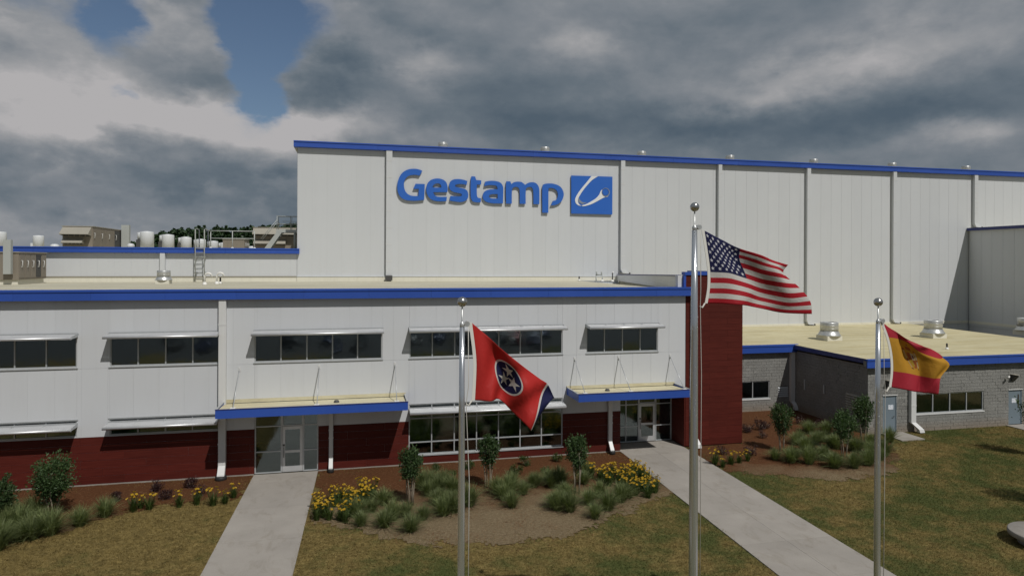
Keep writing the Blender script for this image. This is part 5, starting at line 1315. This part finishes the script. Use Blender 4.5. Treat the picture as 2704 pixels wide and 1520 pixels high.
# ------------------------------------------------------------------ lawn blades and pine straw
def blades(name, mat, n, region, hmin, hmax, wid, tilt, label, cat, rule):
    x0, x1, y0, y1 = region
    P = np.column_stack([rng.uniform(x0, x1, n), rng.uniform(y0, y1, n)])
    P = P[rule(P)]
    n = len(P); a = rng.uniform(0, 2 * np.pi, n); d = np.column_stack([np.cos(a), np.sin(a)]); s = np.column_stack([-d[:, 1], d[:, 0]])
    h = rng.uniform(hmin, hmax, n); w_ = wid * rng.uniform(.6, 1.4, n); ln = rng.uniform(*tilt, n) * h
    b0 = np.column_stack([P - s * w_[:, None] / 2, np.full(n, .0)]); b1 = np.column_stack([P + s * w_[:, None] / 2, np.full(n, .0)])
    tp = np.column_stack([P + d * ln[:, None], h])
    V = np.stack([b0, b1, tp], 1).reshape(-1, 3); V[:, 2] += .004
    F = np.arange(3 * n).reshape(-1, 3)
    o = bpy.data.objects.new(name, tri_mesh(name, V, F, mat)); COL.objects.link(o)
    return tag(o, label, cat, None, 'stuff')
def poly_mask(P, poly):
    c = np.zeros(len(P), bool)
    for i in range(len(poly)):
        (x1, y1), (x2, y2) = poly[i - 1], poly[i]
        if y1 == y2: continue
        k = ((y1 > P[:, 1]) != (y2 > P[:, 1])) & (P[:, 0] < (x2 - x1) * (P[:, 1] - y1) / (y2 - y1) + x1); c ^= k
    return c
BEDS = [BED_LEFT, BED_MID, BED_RIGHT]
def off_paths(P):
    y = P[:, 1]
    a = (P[:, 0] > -4.90 + y * .012) & (P[:, 0] < -2.0 + y * .014); b = (P[:, 0] > 13.72 + np.minimum(y, 0) * .028) & (P[:, 0] < 17.46 + np.minimum(y, 0) * .028)
    c = (P[:, 0] > 30.3) & (P[:, 0] < 32) & (y > -1.5); d = (P[:, 0] > 39.7) & (P[:, 0] < 41.45) & (y > -1.35)
    return ~(a | b | c | d)
def lawn_rule(P):
    ok = off_paths(P + rng.normal(size=P.shape) * .05)
    jit = P + rng.normal(size=P.shape) * .5
    for b in BEDS: ok &= ~poly_mask(jit, b)
    ok &= (P[:, 1] < .15) | (P[:, 0] > 55)
    return ok
blades('lawn_grass', 'lawn_blade', 520000, (-17, 44, -17.5, .15), .025, .075, .018, (.3, 1.8), 'short patchy dry and green lawn grass', 'grass', lawn_rule)
def straw_rule(P):
    ok = off_paths(P) & ((P[:, 1] < -.06) | (P[:, 0] > 21.2))
    jit = P + rng.normal(size=P.shape) * .42
    m_ = np.zeros(len(P), bool)
    for b in BEDS: m_ |= poly_mask(jit, b)
    return ok & m_
blades('pine_straw', 'straw', 240000, (-20, 29.5, -10.8, 7.0), .012, .05, .014, (2.0, 6.0), 'brown pine straw and mulch spread over the planting beds', 'mulch', straw_rule)

# ------------------------------------------------------------------ wooded hill behind
ridge = [(-330, 2), (-200, 6), (-150, 8), (-133, 10), (-122, 10), (-115, 15), (-105, 19.5), (-83, 21.5), (-67, 21), (-54, 23), (-37, 24), (0, 27), (60, 24), (140, 16), (220, 8), (320, 2)]
rx_ = [r[0] for r in ridge]; rz_ = [r[1] for r in ridge]
def hill_z(x, y): return float(np.interp(x, rx_, rz_)) * max(0.0, math.sin(math.pi * min(1, max(0, (y - 300) / 180))))
m = MB(); nx, ny = 60, 12; b0 = 0
for j in range(ny + 1):
    for i in range(nx + 1):
        x = -330 + 650 * i / nx; y = 300 + 180 * j / ny; m.v.append((x, y, hill_z(x, y) - .3))
for j in range(ny):
    for i in range(nx):
        a = j * (nx + 1) + i; m.f.append((a, a + 1, a + nx + 2, a + nx + 1)); m.sm.append(True)
tag(m.build('hill', 'lawn'), kind='structure')
CC, DD = [], []
for k in range(1500):
    x = random.uniform(-180, 30) if k < 1100 else random.uniform(-320, 300); y = random.uniform(318, 400); z = hill_z(x, y)
    if z < .5 and random.random() < .7: continue
    hgt = random.uniform(5.5, 10.0); r = random.uniform(2.2, 3.6); conif = random.random() < .25
    n = 46; u = rng.uniform(0, 1, n); a = rng.uniform(0, 2 * np.pi, n)
    prof = (1 - u) if conif else np.sqrt(np.clip(1 - (2 * u - .9) ** 2, .02, 1))
    rr = r * prof * rng.uniform(.55, 1.0, n) * (.7 if conif else 1)
    c = np.column_stack([x + np.cos(a) * rr, y + np.sin(a) * rr, z + hgt * (.15 + .85 * u)]); CC.append(c)
    d = np.column_stack([np.cos(a), np.sin(a), rng.uniform(-.2, .9, n)]); DD.append(d / np.linalg.norm(d, axis=1)[:, None])
C = np.concatenate(CC); D = np.concatenate(DD)
o = bpy.data.objects.new('forest', leaf_mesh('forest', C, D, 2.1, 'forest_leaf', .85, .2)); COL.objects.link(o)
tag(o, 'dark green wooded hillside behind the low hall roof', 'forest', None, 'stuff')

# ------------------------------------------------------------------ cars on the lot behind the camera, mirrored in the office windows
def f_paint(col):
    return lambda t: princ(t, col, 0.22, 0.3, 0.6)
PAINTS = [('silver', (0.42, 0.43, 0.44)), ('dark blue', (0.015, 0.03, 0.10)), ('white', (0.66, 0.66, 0.65)), ('black', (0.012, 0.012, 0.013)), ('red', (0.28, 0.015, 0.015)), ('grey', (0.14, 0.145, 0.15))]
for n_, c_ in PAINTS: material('paint_' + n_.replace(' ', '_'), f_paint(c_))
material('car_glass', lambda t: princ(t, (0.012, 0.014, 0.016), 0.05, 0, 0.8))
material('tyre', lambda t: princ(t, (0.02, 0.02, 0.02), 0.85))
material('lamp_glass', lambda t: princ(t, (0.6, 0.6, 0.6), 0.1, 0.2))
def car_parts():
    """nose towards +y; a lofted body, a glazed cabin with roof, wheels and lamps"""
    def ring(y, wd, z0, z1, n=.12): return [(-wd, y, z0), (wd, y, z0), (wd + .02, y, (z0 + z1) / 2), (wd - n, y, z1), (-wd + n, y, z1), (-wd - .02, y, (z0 + z1) / 2)]
    body = MB().loft([ring(-2.25, .70, .42, .80), ring(-2.1, .84, .28, .98), ring(-1.0, .90, .22, 1.00), ring(.7, .90, .22, .98), ring(1.7, .86, .24, .86), ring(2.2, .74, .34, .70), ring(2.3, .60, .42, .60)])
    def cab(y, wd, z): return [(-wd, y, z), (wd, y, z)]
    glass = MB().hexa([(-.80, -1.9, .99), (.80, -1.9, .99), (.80, 1.0, .97), (-.80, 1.0, .97)], [(-.62, -1.15, 1.43), (.62, -1.15, 1.43), (.62, .15, 1.43), (-.62, .15, 1.43)])
    roof = MB().hexa([(-.64, -1.2, 1.43), (.64, -1.2, 1.43), (.64, .2, 1.43), (-.64, .2, 1.43)], [(-.56, -1.05, 1.49), (.56, -1.05, 1.49), (.56, .05, 1.49), (-.56, .05, 1.49)])
    wheel = MB().tube([(-.10, 0, 0), (.10, 0, 0)], .33, 18)
    lamp = MB().sphere((0, 0, 0), .11, 10, 6)
    return body, glass, roof, wheel, lamp
_b, _g, _r, _w, _l = car_parts()
me_g, me_w, me_l = _g.mesh('cabin_glass', 'car_glass'), _w.mesh('wheel', 'tyre'), _l.mesh('headlight', 'lamp_glass')
for i in range(14):
    n_ = PAINTS[(3, 1, 5, 3, 5, 1, 3, 0, 5, 1, 3, 5, 4, 1)[i]][0]; mt = 'paint_' + n_.replace(' ', '_')
    t = thing('parked_car', '%s parked car mirrored in the office windows, %s in the lot row' % (n_, (ORD + ['eleventh', 'twelfth', 'thirteenth', 'fourteenth'])[i]), 'car', (-20 + i * 3.3 + random.uniform(-.3, .3) + (2.4 if i % 4 == 3 else 0), -49.0 + random.uniform(-.4, .4), 0.006), 'cars parked on the lot')
    for pn, me, lc in [('body', _b.mesh('body', mt), (0, 0, 0)), ('cabin_glass', me_g, (0, 0, 0)), ('roof', _r.mesh('roof', mt), (0, 0, 0))] + [('wheel', me_w, (sx * .80, yy, .33)) for sx in (-1, 1) for yy in (-1.35, 1.4)] + [('headlight', me_l, (sx * .55, 2.12, .62)) for sx in (-1, 1)]:
        o = bpy.data.objects.new(pn, me); COL.objects.link(o); o.parent = t; o.location = lc
